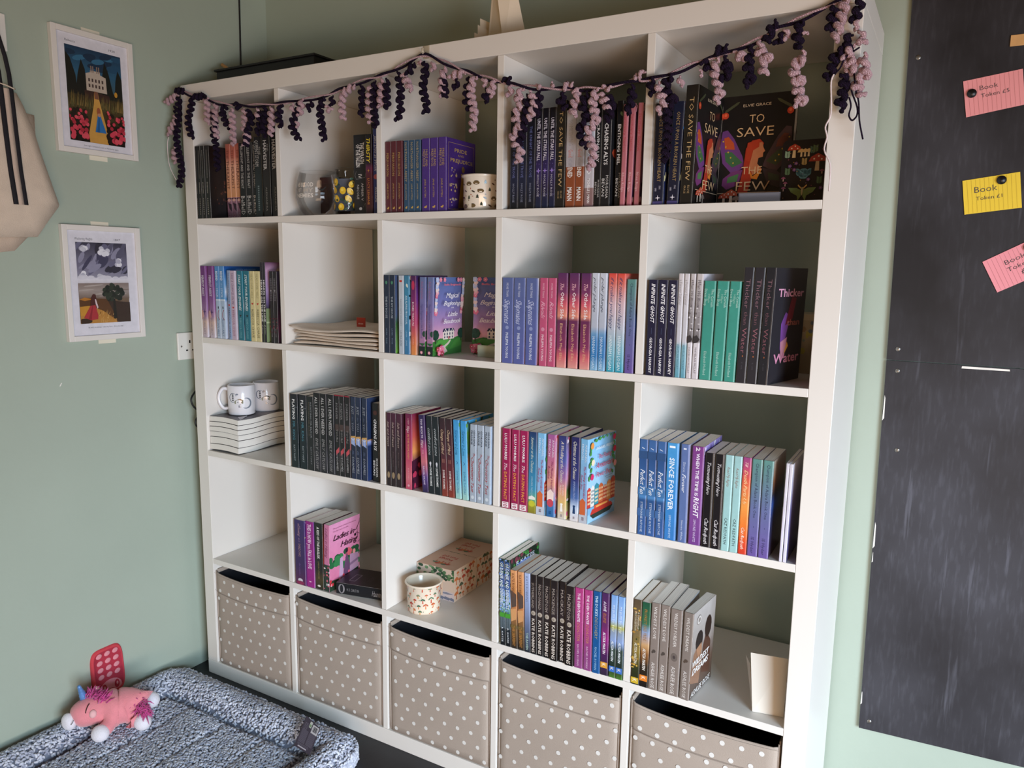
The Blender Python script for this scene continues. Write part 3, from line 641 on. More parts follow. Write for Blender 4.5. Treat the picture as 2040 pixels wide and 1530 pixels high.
def c_wild(A):
    A.poly([(0, .2), (.1, .5), (.3, .6), (.5, .4), (.4, .1)], '#8d6a54'); A.ell(.32, .62, .16, .12, '#2b2423'); A.poly([(.5, .2), (.5, .5), (.62, .66), (.85, .5), (.9, .1)], '#54372b'); A.ell(.7, .7, .15, .13, '#30221d'); A.poly([(.2, .55), (.42, .58), (.46, .48), (.3, .42)], '#a47a5e')
    A.ell(.25, .88, .1, .055, '#8e847e', 16); A.ell(.25, .88, .085, .046, '#cfc8c2', 16); A.ell(.25, .88, .05, .028, '#8e847e', 10)
    A.text('WILDEST', .06, .8, .4, .07, '#f4f1ee', 'bi'); A.text('DREAMS', .06, .78, .31, .07, '#f4f1ee', 'bi'); A.text('ASHLEE ROSE', .06, .92, .05, .065, '#f2efec', 'i')
def c_katze(A):
    speck(A, 120, ['#2f6b35', '#3f8a3c', '#23482c', '#4a4a3a', '#6f2f3f'], 11, 0, 1, .6, 1, .006); A.ell(.45, .87, .3, .05, '#3b62b8'); A.text('R KATZE', .2, .82, .92, .045, '#dfe5ef')
def c_hope(A): A.poly([(0, 0), (0, .38), (.3, .42), (1, .36), (1, 0)], '#4a1f35'); speck(A, 30, ['#6a2a40', '#c23a5a', '#3a1528'], 3, 0, 1, 0, .3, .006); A.text('IN', .4, .6, .62, .04, '#f3d9c0')
def c_speck(cols, n=90, s=.005): return lambda A: speck(A, n, cols, 17, 0, 1, 0, 1, s)
def c_stick(A): A.text('SOCIETY AND HOCKEY', .3, .8, .955, .022, '#8fb4dd'); A.ell(.25, .32, .12, .16, '#8e2340', 18); A.ell(.28, .34, .11, .15, '#c4cfe2', 18)
def c_line(A): A.poly([(.2, .8), (.3, .92), (.9, .97), (1, .86), (.5, .82), (.3, .68), (.2, .7)], '#d9b7a4'); A.rect(0, 0, 1, .42, '#8a9a70'); A.rect(0, .24, 1, .26, '#b9c79a')
# --- spine pictures
def a_penguin(A): A.ell(.935, .5, .012, .18, '#c9a557', 10); A.ell(.92, .62, .008, .1, '#c9a557', 8)
def a_ther(A): A.poly([(.72, .0), (.72, 1), (.75, .8), (.76, .2)], '#2a2022'); A.ell(.745, .5, .02, .35, '#d9a9a0', 10); A.poly([(.78, .25), (.8, 1), (.9, 1), (.86, .5)], '#3a2c34'); A.text('D', .93, .97, .5, .5, '#b99aa4', 'h')
def a_star(A): star(A, .62, .5, .006, '#d8c8ff'); A.ell(.62, .5, .012, .14, '#9a78d8', 10); speck(A, 14, ['#5a4a8a', '#8a7ac0', '#3a4a8a'], 3, .5, 1, .1, .9, .0006)
def a_assist(A): star(A, .64, .55, .012, '#4b2a63'); A.poly([(.62, 0), (.62, .3), (.7, .5), (.75, 0)], '#c99a94')
def a_stick(A): A.ell(.57, .6, .02, .12, '#1c2030', 10); A.line([(.6, .75), (.64, .5), (.7, .45), (.74, .8)], .0022, '#8e2340')
def a_heart(y): return lambda A: heart(A, y, .5, .0042, '#c0342c')
def a_bheart(A): heart(A, .64, .5, .0045, '#0d1c22')
def a_ken(A): A.rect(.06, .25, .085, .75, '#c0392f')
def a_beau(A): A.poly([(.84, 0), (.84, 1), (.88, .6), (.86, .3)], '#2e5c3a'); A.rect(.88, 0, 1, 1, '#1e2a2a'); A.ell(.72, .9, .04, .35, '#27493a', 10); flower(A, .96, .45, .004, '#e8a0b0')
def a_circle(c, x=.6): return lambda A: A.ell(x, .5, .0045/A.W, .0045/A.H, c, 12)
def a_salt(A): A.ell(.85, .5, .045, .28, '#9a8466', 12)
def a_yours(A): A.poly([(.69, .2), (.64, .9), (.7, .9), (.75, .2)], '#c8505a'); A.rect(0, 0, .012, 1, '#9a2338'); A.rect(.36, .1, .44, .9, '#4a3a38')
def a_just(A): A.poly([(.48, 0), (.47, 1), (.56, 1), (.58, 0)], '#c79a58'); A.poly([(.5, .1), (.5, .8), (.6, .95), (.57, .1)], '#8ea4d8'); A.line([(.49, .5), (.58, .5)], .0012, '#e8eaf0'); A.line([(.5, .1), (.53, .5), (.5, .9)], .0012, '#e8eaf0')
def a_alys(A): A.ell(.12, .5, .03, .3, '#4a2a26', 10)
def a_flame(A): A.poly([(.6, .3), (.58, .5), (.6, .65), (.66, .5)], '#d6d6de')
def a_box10(A): A.rect(.92, .12, .99, .88, '#f2e9ea'); A.text('10', .93, .98, .5, .5, '#a82456', 'b')
def a_house(A): A.poly([(.74, .1), (.7, .45), (.74, .8), (.9, .8), (.9, .1)], '#d2693c'); A.rect(.9, 0, 1, 1, '#c3c9d4'); dashes(A, .5, .93, .97, 3, '#6a4a5a', .3)
def a_venice(A): A.poly([(.7, .1), (.66, .5), (.7, .9), (.8, .9), (.8, .1)], '#f0d9d0'); A.ell(.83, .5, .05, .4, '#c44a5a', 12); dashes(A, .5, .93, .97, 3, '#1d4a7a', .3)
def a_fig(c): return lambda A: (A.ell(.82, .5, .012, .16, c, 8), A.poly([(.83, .4), (.83, .6), (.91, .65), (.91, .35)], c), dashes(A, .5, .945, .975, 3, '#7a6a7a', .2))
def a_chateau(A): A.poly([(.8, .1), (.78, .5), (.8, .9), (.83, .9), (.83, .1)], '#e8e4dc'); A.ell(.88, .5, .04, .4, '#c4c23a', 10)
def a_oval(A): A.rect(.12, 0, .2, 1, '#33527e'); A.rect(.5, 0, .58, 1, '#4473a4'); A.rect(.72, 0, .8, 1, '#44699c')
def a_serp(A): A.poly([(.25, 0), (.3, .95), (.45, .95), (.48, .2)], '#5a4a42'); A.poly([(.5, 0), (.48, .9), (.62, .9), (.66, .1)], '#d19a66'); A.rect(.7, 0, .74, 1, '#6d5a30')
def a_moon(x, s=.006): return lambda A: (A.ell(x, .5, s/A.W, s/A.H, '#b0a496', 14), A.ell(x+.004, .42, s*.5/A.W, s*.5/A.H, '#94887a', 10))
def a_k(c, y0=.915): return lambda A: (A.rect(y0, .04, y0+.07, .96, c), A.text('K', y0+.015, y0+.05, .5, .55, '#f6ecd8'))
def a_tree(c): return lambda A: (speck(A, 30, ['#7d6a3a', '#b0813a', '#4a4a28', '#c9a24a'], 5, .1, .8, 0, 1, .003), a_k(c)(A))
def a_rose(c): return lambda A: (A.ell(.55, .5, .02, .2, c, 8), A.ell(.565, .35, .014, .12, c, 8))
def a_lad(A): A.rect(.6, 0, 1, 1, '#2b3a30'); speck(A, 12, ['#c2404a', '#e9e0e0', '#d46a7a'], 3, .62, 1, 0, 1, .003)
def a_kat(A): speck(A, 60, ['#2e6a3a', '#5a82c8', '#3b5f9c', '#1f4a2a', '#8aa8dd'], 9, 0, .62, .05, .95, .0022); A.rect(.62, 0, .67, 1, '#4c9a35'); A.polys([[(.67, .05+.2*k), (.67, .13+.2*k), (.8, .13+.2*k), (.8, .05+.2*k)] for k in range(5)], '#7a8a92')
def a_mel(A): leaf(A, .1, .6, .012, .006, .5, '#5a6a4a')
def a_mag(A): A.rect(.01, 0, .013, 1, '#c4bfc8'); A.rect(.025, 0, .028, 1, '#c4bfc8')
def a_gard(A): star(A, .93, .5, .006, '#e8e4ee'); A.rect(.965, .05, 1, .95, '#4a4478'); A.text('STEPHANIE', .865, .885, .62, .001, '#c9c5d6')
W = '#e9e6e4'; G = '#b99a5a'
DES = {
 'blk': dict(l='slim black paperback with tiny pale lettering', bg='#141313', cover='#181515', art=lambda A: (dashes(A, .55, .06, .45, 22, '#8d8880', .13), dashes(A, .5, .5, .66, 9, '#a09a90', .18), dashes(A, .5, .72, .96, 8, '#8a8478', .2)),
    cart=lambda A: (A.text('L', .62, .85, .86, .06, '#c9c2ba'), A.text('S', .6, .8, .05, .03, '#8a8278'), speck(A, 40, ['#4a2a22', '#5a3a2a'], 2, .1, .9, .2, .55, .003))),
 'therapist': dict(l='peach and mauve paperback with thin dark title', bg=[(0, '#b4604e'), (.16, '#c9725e'), (.3, '#e5a98c'), (.71, '#dd9f70'), (.71, '#9a6f80'), (1, '#7d5f70')], txt=[('THE', .08, .2, .45, '#8a4438'), ('THERAPIST', .22, .6, .52, '#5a3230', .5, 'h')], art=a_ther),
 'bell': dict(l='black paperback with cream serif title', bg='#17181a', txt=[('BELLEMONT AND THE BEAST', .04, .6, .38, '#c4c0ba'), ('BelfielD', .7, .95, .62, '#cfcbc6', .5, 'h')]),
 'queen': dict(l='dark teal-black paperback between similar black spines', bg=[(0, '#1a1c20'), (.5, '#202c2e'), (1, '#17272a')], txt=[('THE', .12, .22, .3, '#a9a59e', .75), ("QUEEN'S STORM", .04, .36, .5, '#bdb9b2', .4)], art=lambda A: dashes(A, .5, .6, .92, 12, '#6f7f80', .2)),
 'harv': dict(l='tall black paperback with grey capitals', bg=[(0, '#141416'), (.6, '#20201f'), (1, '#161615')], txt=[('THE', .18, .26, .25, '#8f8b86', .75), ('HARVESTER', .14, .47, .42, '#c3bfba', .42, 'b'), ('ALEXANDRA', .66, .93, .2, '#8d8982', .5)]),
 'wrath': dict(l='thick black paperback with silver swirls on the spine', bg='#26262a', txt=[('THE WRATH', .1, .36, .3, W, .66, 'b'), ('OF THE FALLEN', .12, .4, .3, W, .36, 'b'), ('IV', .49, .54, .28, W), ('AMBER V', .6, .82, .16, '#c9c6c6', .66), ('NICOLE', .62, .8, .16, '#c9c6c6', .34)], art=lambda A: (A.line([(.03, .9), (.06, .95), (.12, .8), (.1, .7)], .0007, '#8d8d92'), A.line([(.45, .2), (.5, .12), (.55, .2), (.53, .85), (.48, .9)], .0007, '#8d8d92'), A.line([(.9, .7), (.85, .85), (.97, .92)], .0007, '#8d8d92'), A.ell(.92, .5, .02, .12, W, 8))),
 'thirsty': dict(l='black and maroon paperback with yellow title', bg=[(0, '#1a191f'), (.36, '#2a1e2e'), (.42, '#6a2a50'), (.5, '#5a2430'), (1, '#402024')], txt=[('THIRSTY', .05, .36, .55, '#e8cf3a', .5, 'bi'), ('LUCY LEHANE', .55, .88, .34, '#d08a3a')], art=lambda A: star(A, .45, .5, .005, '#d9a03a')),
 'blue': dict(l='royal blue paperback with white handwriting', bg='#333f86', txt=[('Jane Doe at Work', .07, .5, .5, '#cfd3ea', .5, 's'), ('WILLIAMS', .68, .86, .3, '#d9dcec')], art=lambda A: A.ell(.56, .5, .03, .4, '#b8606a', 10)),
 'pers': dict(l='maroon classic paperback with gold title', bg='#5a2630', txt=[('PERSUASION', .16, .48, .4, G), ('JANE AUSTEN', .58, .8, .26, G)], art=a_penguin),
 'nor': dict(l='slate blue classic paperback with gold title', bg='#32506c', txt=[('NORTHANGER ABBEY', .03, .57, .42, '#b7a278'), ('JANE AUSTEN', .6, .82, .26, '#b7a278')], art=a_penguin),
 'pp': dict(l='purple classic paperback with gold title', bg='#4a2f7e', cover='#42286f', txt=[('PRIDE AND', .15, .38, .28, G, .66), ('PREJUDICE', .15, .38, .28, G, .34), ('JANE AUSTEN', .55, .8, .22, G)], art=a_penguin, cart=c_pride),
 'trove': dict(l='black-navy paperback with dim violet title', bg=[(0, '#17161a'), (.45, '#1d1d2a'), (.7, '#22263e'), (1, '#17181c')], txt=[('THE KNIGHT OF THE TROVE', .17, .68, .32, '#6d74a8'), ('HOLLY ROSE', .74, .93, .26, '#8f93a8')], art=lambda A: A.line([(.09, .5), (.13, .5)], .0008, '#8d8a90')),
 'stars': dict(l='midnight blue paperback with glowing star', bg=[(0, '#17161a'), (.3, '#1c1a2c'), (.62, '#34285a'), (.8, '#2a2340'), (1, '#1d2740')], txt=[('UNTIL THE STARS FALL', .1, .52, .5, '#d6d0dc', .5, 'b'), ('HOLLY ROSE', .66, .88, .32, '#c9c4d0')], art=a_star),
 'few': dict(l='tall black paperback with spaced gold title', bg='#24211e', cover='#1d1b1b', D=.152, txt=[('TO SAVE THE FEW', .1, .8, .38, '#cfae7a', .52, 'h'), ('ELVIE', .84, .91, .16, '#b3976e', .66), ('GRACE', .84, .91, .16, '#b3976e', .36)], cart=c_few),
 'mann': dict(l='white and brown paperback with block capitals', bg=[(0, '#c9c9d2'), (.58, '#b9b5bd'), (.58, '#8e4a2c'), (1, '#8a4a2e')], txt=[('SOMETHING', .1, .36, .42, '#aaa8b4'), ('Good', .4, .48, .45, '#cf8f8c', .5, 'b'), ('THAT HAPP', .48, .58, .42, '#a6a2aa'), ('ENED', .585, .69, .5, '#f2eeea', .5, 'b'), ('MANN', .79, .93, .5, '#f2eeea', .5, 'b')]),
 'mann3': dict(l='grey-white paperback with a taupe foot band', bg=[(0, '#cfcdd4'), (.8, '#bdb8be'), (.8, '#8d7270'), (1, '#86696a')], txt=[('SOMETHING GOOD', .1, .66, .4, '#efecee', .5, 'b'), ('MICHELLE J. MANN', .7, .96, .26, '#efeaea', .5, 'b')]),
 'lily': dict(l='black paperback half hidden behind pink tendril', bg='#1a1a1c', txt=[('CRAVING LILY', .2, .57, .4, '#d6d2cf', .5, 'b'), ('MORGANA', .74, .91, .28, '#b9b5b2', .7), ('BEVAN', .76, .88, .28, '#b9b5b2', .3)]),
 'alysa': dict(l='black paperback with red flower cover strip', bg='#1d1d20', cover='#202023', txt=[('CHASING ALYS', .2, .6, .42, '#dedbd8', .5, 'b'), ('MORGANA', .7, .92, .28, '#d2cfcc', .7), ('BEVAN', .73, .9, .3, '#d2cfcc', .3)], cart=lambda A: (A.ell(.35, .52, .3, .06, '#b0482e', 10), A.ell(.5, .46, .25, .04, '#c2583a', 10), A.ell(.5, .66, .25, .03, '#3c5a4c', 8))),
 'mel': dict(l='black paperback left of the pink spines', bg='#1a1a1d', txt=[('ENTICING MEL', .22, .6, .5, '#d9d5d2', .5, 'b'), ('MORGANA', .68, .92, .28, '#a9a5a2', .75), ('BEVAN', .73, .9, .36, '#cfccc8', .32)], art=a_mel),
 'sanc': dict(l='slim dusty pink paperback', bg='#b96e77', cover=[(0, '#3a2630'), (.3, '#5a3a4c'), (.7, '#8a5a70'), (.9, '#3a3050'), (1, '#b03038')], txt=[('Sanctuary Station', .1, .46, .5, '#b03a40'), ('Rhea Ridge', .67, .86, .5, '#e0b9bb')], cart=c_speck(['#c98a9a', '#2a2028', '#e0b4c0'], 40)),
 'once': dict(l='navy paperback with violet foot motif', bg='#1c1f33', cover=[(0, '#2a6ac0'), (.15, '#243a70'), (.6, '#20284a'), (1, '#39467e')], txt=[('ONCE UPON A BROKEN HEART', .1, .77, .32, '#a58a5c', .55), ('STEPHANIE', .81, .845, .16, '#c4c1d0', .66), ('GARBER', .83, .865, .16, '#c4c1d0', .3)], art=a_gard, cart=c_speck(['#e8e6f0', '#4a90d8', '#e0a0c8', '#d8d4a8'], 60)),
 'pa': dict(l='purple paperback with dark star', bg=[(0, '#6a2f72'), (.45, '#7d4a86'), (.7, '#9c7a9e'), (.78, '#cdb2a4'), (1, '#c3b6c2')], cover=[(0, '#8e5294'), (.6, '#b88ac0'), (.75, '#e2c6c0'), (.9, '#efe9ef'), (1, '#efe9ef')], txt=[('PERFECT ASSIST', .13, .42, .46, '#d9d4dc', .5, 'b'), ('JILLIAN ARLY', .72, .96, .34, '#8a7484')], art=a_assist),
 'beh': dict(l='sky blue paperback with smile on spine', bg=[(0, '#4f8ac4'), (.45, '#5f97c6'), (.46, '#dfe7ee'), (.48, '#a9bfd4'), (1, '#b7c4d6')], cover=[(0, '#1d4f98'), (.08, '#2a6cb8'), (.25, '#7ab2e2'), (.35, '#e2eaf4'), (.45, '#5a9ad0'), (.5, '#c8d6ea'), (1, '#d2d8ea')], D=.152, txt=[('BEHIND', .07, .2, .45, '#e2ecf4', .5, 'b'), ('the', .23, .28, .3, '#a9c6e0'), ('STICK', .3, .43, .4, '#dfe8f0'), ('JILLIAN ARLY', .72, .97, .42, '#4a6a94')], art=a_stick, cart=c_stick),
 'steal': dict(l='grey-blue paperback with red heart', bg=[(0, '#8b9cb8'), (1, '#90a4c6')], txt=[('STALKING MY LOVE', .04, .46, .45, '#5a6880'), ('REBECCA CHASE', .54, .97, .45, '#3f5478')], art=a_heart(.5)),
 'chance': dict(l='pale mauve paperback with red heart', bg='#c3b0c2', cover='#ded6e4', txt=[('TAKE A CHANCE ON ME', .03, .49, .42, '#6a4a72', .5, 'i'), ('REBECCA CHASE', .57, .95, .38, '#9c5a78')], art=a_heart(.53)),
 'eng': dict(l='teal paperback with white slanted title', bg='#1d6f80', cover=[(0, '#2a9ab8'), (.35, '#3ab0cc'), (.5, '#e0e0e6'), (.6, '#2a86a8'), (.75, '#1d3f58'), (1, '#a9a4b0')], txt=[('START YOUR ENGINES', .05, .57, .4, '#dfe9ea', .5, 'bi'), ('REBECCA CHASE', .68, .97, .32, '#79b4bc')], art=a_bheart),
 'head': dict(l='pale yellow paperback with red heart', bg='#d6c993', cover='#e2d6a4', txt=[('HEAD OVER HEELS', .04, .38, .4, '#9a8f62'), ('REBECCA CHASE', .54, .95, .42, '#5f5638')], art=a_heart(.46)),
 'line': dict(l='tall slim black paperback with white title', bg='#26222a', cover=[(0, '#6a4464'), (.1, '#c9a0c0'), (.35, '#b79ac8'), (.5, '#7d6898'), (.57, '#4a4458'), (.58, '#8a9a70'), (1, '#4c5a3e')], D=.152, txt=[('HEARTS ON THE LINE', .22, .74, .6, W, .5, 'b'), ('E. Jones', .78, .9, .4, '#bdb9bc', .5, 's')], cart=c_line),
 'fall': dict(l='black paperback with faint red blooms', bg='#1d181c', cover=[(0, '#2c2230'), (.5, '#241a22'), (.8, '#4a1f30'), (1, '#2a1820')], art=lambda A: (dashes(A, .6, .1, .42, 14, '#8a828a', .12), dashes(A, .35, .1, .42, 14, '#8a828a', .12), star(A, .27, .5, .004, '#cfc9d0'), dashes(A, .5, .8, .92, 7, '#8a828a', .2), speck(A, 10, ['#5a2030', '#7a2a3c'], 3, .6, .85, 0, 1, .002))),
 'ivy': dict(l='dark navy paperback with small green leaf', bg='#243044', cover=[(0, '#4a5c86'), (.5, '#5a6c90'), (.62, '#3f6a3a'), (.88, '#6fa05a'), (1, '#7fc04a')], txt=[('THE IVY HOUSE', .27, .55, .34, '#b9c2cc'), ('LAURA', .68, .77, .22, '#7f94a8'), ('ROSE', .81, .88, .22, '#7f94a8')], art=lambda A: leaf(A, .07, .5, .01, .007, 0, '#4a8a6a')),
 'ken': dict(l='pale grey paperback with red bus motif', bg=[(0, '#b9c0c8'), (1, '#b4bec9')], cover='#c9cfd6', txt=[('FAVOURITE SINNERS', .3, .64, .3, '#8d98a4'), ('LAURA JANE', .7, .9, .3, '#5a6a7a')], art=a_ken),
 'alp': dict(l='blue paperback with white title, snowy cover', bg=[(0, '#3f7a98'), (.2, '#3f86a8'), (1, '#3d78a4')], cover=[(0, '#3d90b4'), (.5, '#9ac4dc'), (.6, '#eef2f6'), (.75, '#28303a'), (.85, '#eef2f6'), (1, '#e8ecf2')], txt=[('AN ALPINE PROPOSAL', .25, .62, .36, '#dbe8ee'), ('LAURA', .7, .78, .24, '#a9cbe0'), ('JANE', .82, .89, .24, '#a9cbe0')], art=lambda A: leaf(A, .1, .5, .012, .006, .4, '#d9dfd0'), cart=c_speck(['#1f2a34', '#f6f8fa'], 50)),
 'bur': dict(l='purple to orange paperback', bg=[(0, '#4a2050'), (.3, '#7a2a66'), (.6, '#b83f6a'), (.85, '#d9774a'), (1, '#dd8f50')], cover=[(0, '#33265a'), (.3, '#7a3f98'), (.6, '#c4507a'), (1, '#f0d0b4')], D=.139, txt=[('BURIED TREASURE', .33, .63, .36, '#f0dde2'), ('LAURA', .78, .87, .22, '#e8b8b0')], art=lambda A: A.ell(.12, .5, .06, .28, '#c0345a', 12)),
 'beau': dict(l='lilac paperback with cottage and rose garden cover', bg=[(0, '#66749f'), (.45, '#7a6ea6'), (.8, '#a87a9e'), (1, '#6a5a6a')], cover=[(0, '#5872a8'), (.35, '#7a7ab4'), (.6, '#b48cb8'), (.75, '#e2a9bc'), (1, '#f0c4c0')], txt=[('Bella Brightside', .06, .28, .36, '#a27296'), ('Magical Beginnings in Little Beaubrook', .34, .78, .36, '#5f5a92', .5, 'i')], art=a_beau, cart=c_beau),
 'ship': dict(l='thick slate violet paperback', bg=[(0, '#5d6a9c'), (1, '#5a62a0')], cover=[(0, '#dfe4f2'), (.3, '#9ab4dc'), (.6, '#c4c8e2'), (1, '#c98a98')], txt=[('MORE THAN', .06, .22, .2, '#cfd4e6'), ('Shipmates', .25, .54, .52, '#c4cae6', .5, 's'), ('PHILIPPA YOUNG', .64, .94, .24, '#dadff0', .5, 'b')], art=a_circle('#8e99c4', .58)),
 'riv': dict(l='rose pink paperback with white author line', bg='#bf5478', cover=[(0, '#d98aa8'), (.5, '#b8a8d0'), (1, '#c05a7a')], txt=[('MORE THAN', .06, .22, .24, '#e8bccb'), ('Rivals', .26, .46, .5, '#e2a9bc', .5, 's'), ('PHILIPPA YOUNG', .64, .94, .3, '#eed3dc', .5, 'b')], art=a_circle('#d58fa8', .58)),
 'other': dict(l='plum and pink sunset paperback', bg=[(0, '#5a2f5c'), (.2, '#7a3a62'), (.32, '#cf5a6a'), (.45, '#e0907a'), (.5, '#6a3056'), (.78, '#84365e'), (.88, '#d0626e'), (1, '#dc9a90')], cover=[(0, '#4a2850'), (.4, '#b8607a'), (.6, '#3a1f3a'), (1, '#5a2a48')], txt=[('The', .11, .18, .4, '#e8b4bc', .5, 's'), ('Other Side', .2, .48, .36, '#f3e4e4', .55, 'b'), ('Elizabeth May Ellis', .53, .92, .28, '#e0b08a', .5)]),
 'polar': dict(l='pale grey paperback with blue foot', bg=[(0, '#c9cdd8'), (.55, '#b4bac8'), (.62, '#6f9cc4'), (.7, '#3f7fb8'), (.85, '#2f76b0'), (1, '#84b4d4')], cover=[(0, '#dfe5f0'), (.5, '#b8cce6'), (.6, '#3f6cb0'), (1, '#b4d4ee')], txt=[('polar plunge', .04, .4, .4, '#39404e', .5, 's'), ('HANNAH LOGAN', .65, .98, .4, '#cfe0ee')]),
 'happy': dict(l='coral-topped white paperback with aqua foot', bg=[(0, '#d9493e'), (.1, '#d87468'), (.3, '#d2b4ba'), (.55, '#bcc0cc'), (.75, '#86b4c4'), (1, '#2f9cb4')], cover=[(0, '#d9564a'), (.3, '#eddcdc'), (.6, '#dfe8f0'), (1, '#8cc8d8')], txt=[('if it makes you happy', .04, .57, .42, '#2e3c6a', .5, 's'), ('HANNAH LOGAN', .63, .98, .4, '#e6f0f4')]),
 'champ': dict(l='green to violet paperback', bg=[(0, '#5d8d86'), (.2, '#5f8088'), (.5, '#656f9a'), (1, '#6a559a')], cover=[(0, '#a8988a'), (.2, '#8a5a3a'), (.35, '#2a1f24'), (.45, '#33529a'), (.6, '#2a3058'), (1, '#3a2a3a')], txt=[('Champion of Adara Book One', .04, .6, .3, '#2f3a52', .55), ('IS Hyder', .8, .97, .3, '#3a3560')], art=lambda A: A.rect(.69, .48, .7, .54, '#2f3a52')),
 'inf': dict(l='navy paperback with bold white capitals', bg='#25243c', txt=[('INFINITE GHOST', .04, .45, .4, '#f2f0f2', .55, 'bi'), ('GEORGIA HARVEY', .6, .98, .28, '#efedf0', .5, 'b')], art=lambda A: A.line([(.5, .5), (.565, .5)], .0005, '#5a6a8a')),
 'summ': dict(l='slim white paperback with pale blue foot', bg=[(0, '#d2ccce'), (.65, '#c9c9d0'), (.7, '#8fb8c4'), (1, '#5f9db0')], txt=[('a Forever Summer', .06, .3, .5, '#8a8084', .5), ('HAVELAH MCLAT', .68, .92, .42, '#4f7f92')]),
 'when': dict(l='grey paperback with black and white tree photograph', bg=[(0, '#c9c2c2'), (.3, '#a09a9c'), (.55, '#8a8486'), (.64, '#5a5456'), (.66, '#d8d2d6'), (1, '#cfc9cd')], cover=[(0, '#ece8f0'), (.06, '#d4cfdc'), (.3, '#b0aab0'), (1, '#8a8488')], D=.152, txt=[('When We Bloom', .06, .32, .5, '#6a6468', .5, 's'), ('HAVELAH MCLAT', .7, .95, .3, '#8a8086')], art=lambda A: (speck(A, 14, ['#e0dcde', '#6a6466', '#3a3638'], 5, .3, .66, 0, 1, .0016), A.poly([(.6, 0), (.58, .5), (.62, 1), (.65, .6), (.66, 0)], '#3c383a'))),
 'corn': dict(l='thick jade green paperback with white title', bg='#3f9484', cover='#58b0a0', txt=[('The Cornish', .08, .26, .22, '#c4ded4', .78), ('Village', .13, .22, .2, '#93c4b4', .5, 's'), ('Dress Shop', .08, .25, .22, '#c4ded4', .2), ('Elizabeth Holland', .71, .95, .24, '#b4d6cc', .45)]),
 'thick': dict(l='tall charcoal paperback with reddish title', bg='#2b2a30', cover='#2a292f', D=.152, txt=[('Thicker', .1, .35, .42, '#8d6a74', .5, 'h'), ('than', .38, .49, .38, '#7a5660', .5, 'h'), ('Water', .52, .74, .46, '#94606a', .5, 'h'), ('E. LEE', .82, .88, .12, '#55525a')], art=lambda A: A.ell(.765, .5, .008, .06, '#a8623a', 6), cart=c_thick),
 'king': dict(l='thick blue-black paperback with white and teal title', bg=[(0, '#1a1a24'), (.4, '#15222a'), (1, '#122026')], txt=[('PLAYING', .07, .34, .34, '#f0f0f0', .5, 'b'), ('MR. KING', .37, .62, .32, '#4f8a9c'), ('KATY HART', .69, .91, .22, '#a9b4b8')], art=lambda A: A.rect(.17, .7, .18, 1, '#5a6068')),
 'black': dict(l='black paperback with two lines of grey title', bg='#1d2023', txt=[('RESISTING MR BLACK', .08, .56, .2, '#9a9ca0', .66), ('RESISTING MR BLACK', .08, .54, .16, '#6a6050', .36), ('KATY HART', .68, .92, .18, '#8d9196', .6)]),
 'need': dict(l='tall black paperback with white serif title', bg=[(0, '#17181d'), (.6, '#1b1c20'), (.9, '#34333a'), (1, '#222126')], cover='#3a3a42', txt=[('ALL I EVER NEEDED', .05, .52, .42, '#d2d0cf'), ('EMILY CATLOW', .57, .97, .4, '#9c9a9a', .5, 'i')]),
 'yours': dict(l='tall black paperback with red strike mark', bg='#1c1b1f', cover=[(0, '#2c2b30'), (.5, '#8a8a90'), (.52, '#e04a54'), (.66, '#e06a6a'), (.66, '#3a393e'), (1, '#2c2b30')], txt=[('FOREVER', .1, .3, .42, '#8d8a8c'), ('YOURS', .42, .58, .4, '#94908f'), ('Ella', .72, .78, .4, '#77747a', .5, 's'), ('SOAMES', .77, .94, .42, '#b4b1b2')], art=a_yours),
 'just': dict(l='tall navy paperback with gold band', bg=[(0, '#24304a'), (.4, '#1e2638'), (1, '#222c48')], cover=[(0, '#2c3c60'), (.5, '#223050'), (.5, '#c79a58'), (.53, '#8fa2dd'), (.58, '#253660'), (1, '#2a3a68')], txt=[('JUST', .11, .21, .45, '#a4a8b0'), ('like', .24, .29, .3, '#58627a', .5, 's'), ('YOU', .31, .41, .4, '#8e94a2'), ('Ella', .65, .7, .36, '#5d6a88', .5, 's'), ('SOAMES', .73, .93, .4, '#a9adb8')], art=a_just),
 'alys': dict(l='short black paperback with bold white capitals', bg='#17171a', cover='#1d1c1e', txt=[('CHASING ALYS', .2, .6, .4, '#eceaea', .5, 'bi'), ('MORGANA', .7, .94, .26, '#d2d0d0', .72, 'b'), ('BEVAN', .73, .92, .28, '#d2d0d0', .3, 'b')], art=a_alys, cart=lambda A: (A.ell(.4, .5, .3, .05, '#7a3026', 10), A.ell(.55, .42, .25, .05, '#883a2c', 10))),
 'salt': dict(l='slim oxblood paperback with cream title', bg=[(0, '#4a2038'), (.4, '#33202a'), (1, '#2a1f22')], cover='#4a2a38', txt=[('Salt and Sweet', .12, .46, .4, '#c4b0a4', .5, 'i'), ('Annie Grace', .52, .73, .16, '#7a6a66')], art=a_salt),
 'hope': dict(l='crimson and pink paperback with sunset cover strip', bg=[(0, '#6a1f48'), (.3, '#a03058'), (.6, '#c04a68'), (.85, '#d2707e'), (1, '#c04a6a')], cover=[(0, '#7a2648'), (.3, '#c85a52'), (.5, '#e8a05a'), (.62, '#7a4a52'), (1, '#3a2030')], txt=[('A NEW', .06, .14, .18, '#e0b4b4'), ('Hope', .16, .25, .4, '#f0dcd8', .5, 's'), ('IN THE HIGHLANDS', .27, .6, .24, '#e2b06a'), ('RACHEL', .72, .88, .16, '#e0a0a8')], cart=c_hope, art=lambda A: A.ell(.95, .5, .016, .16, '#e0a8b4', 8)),
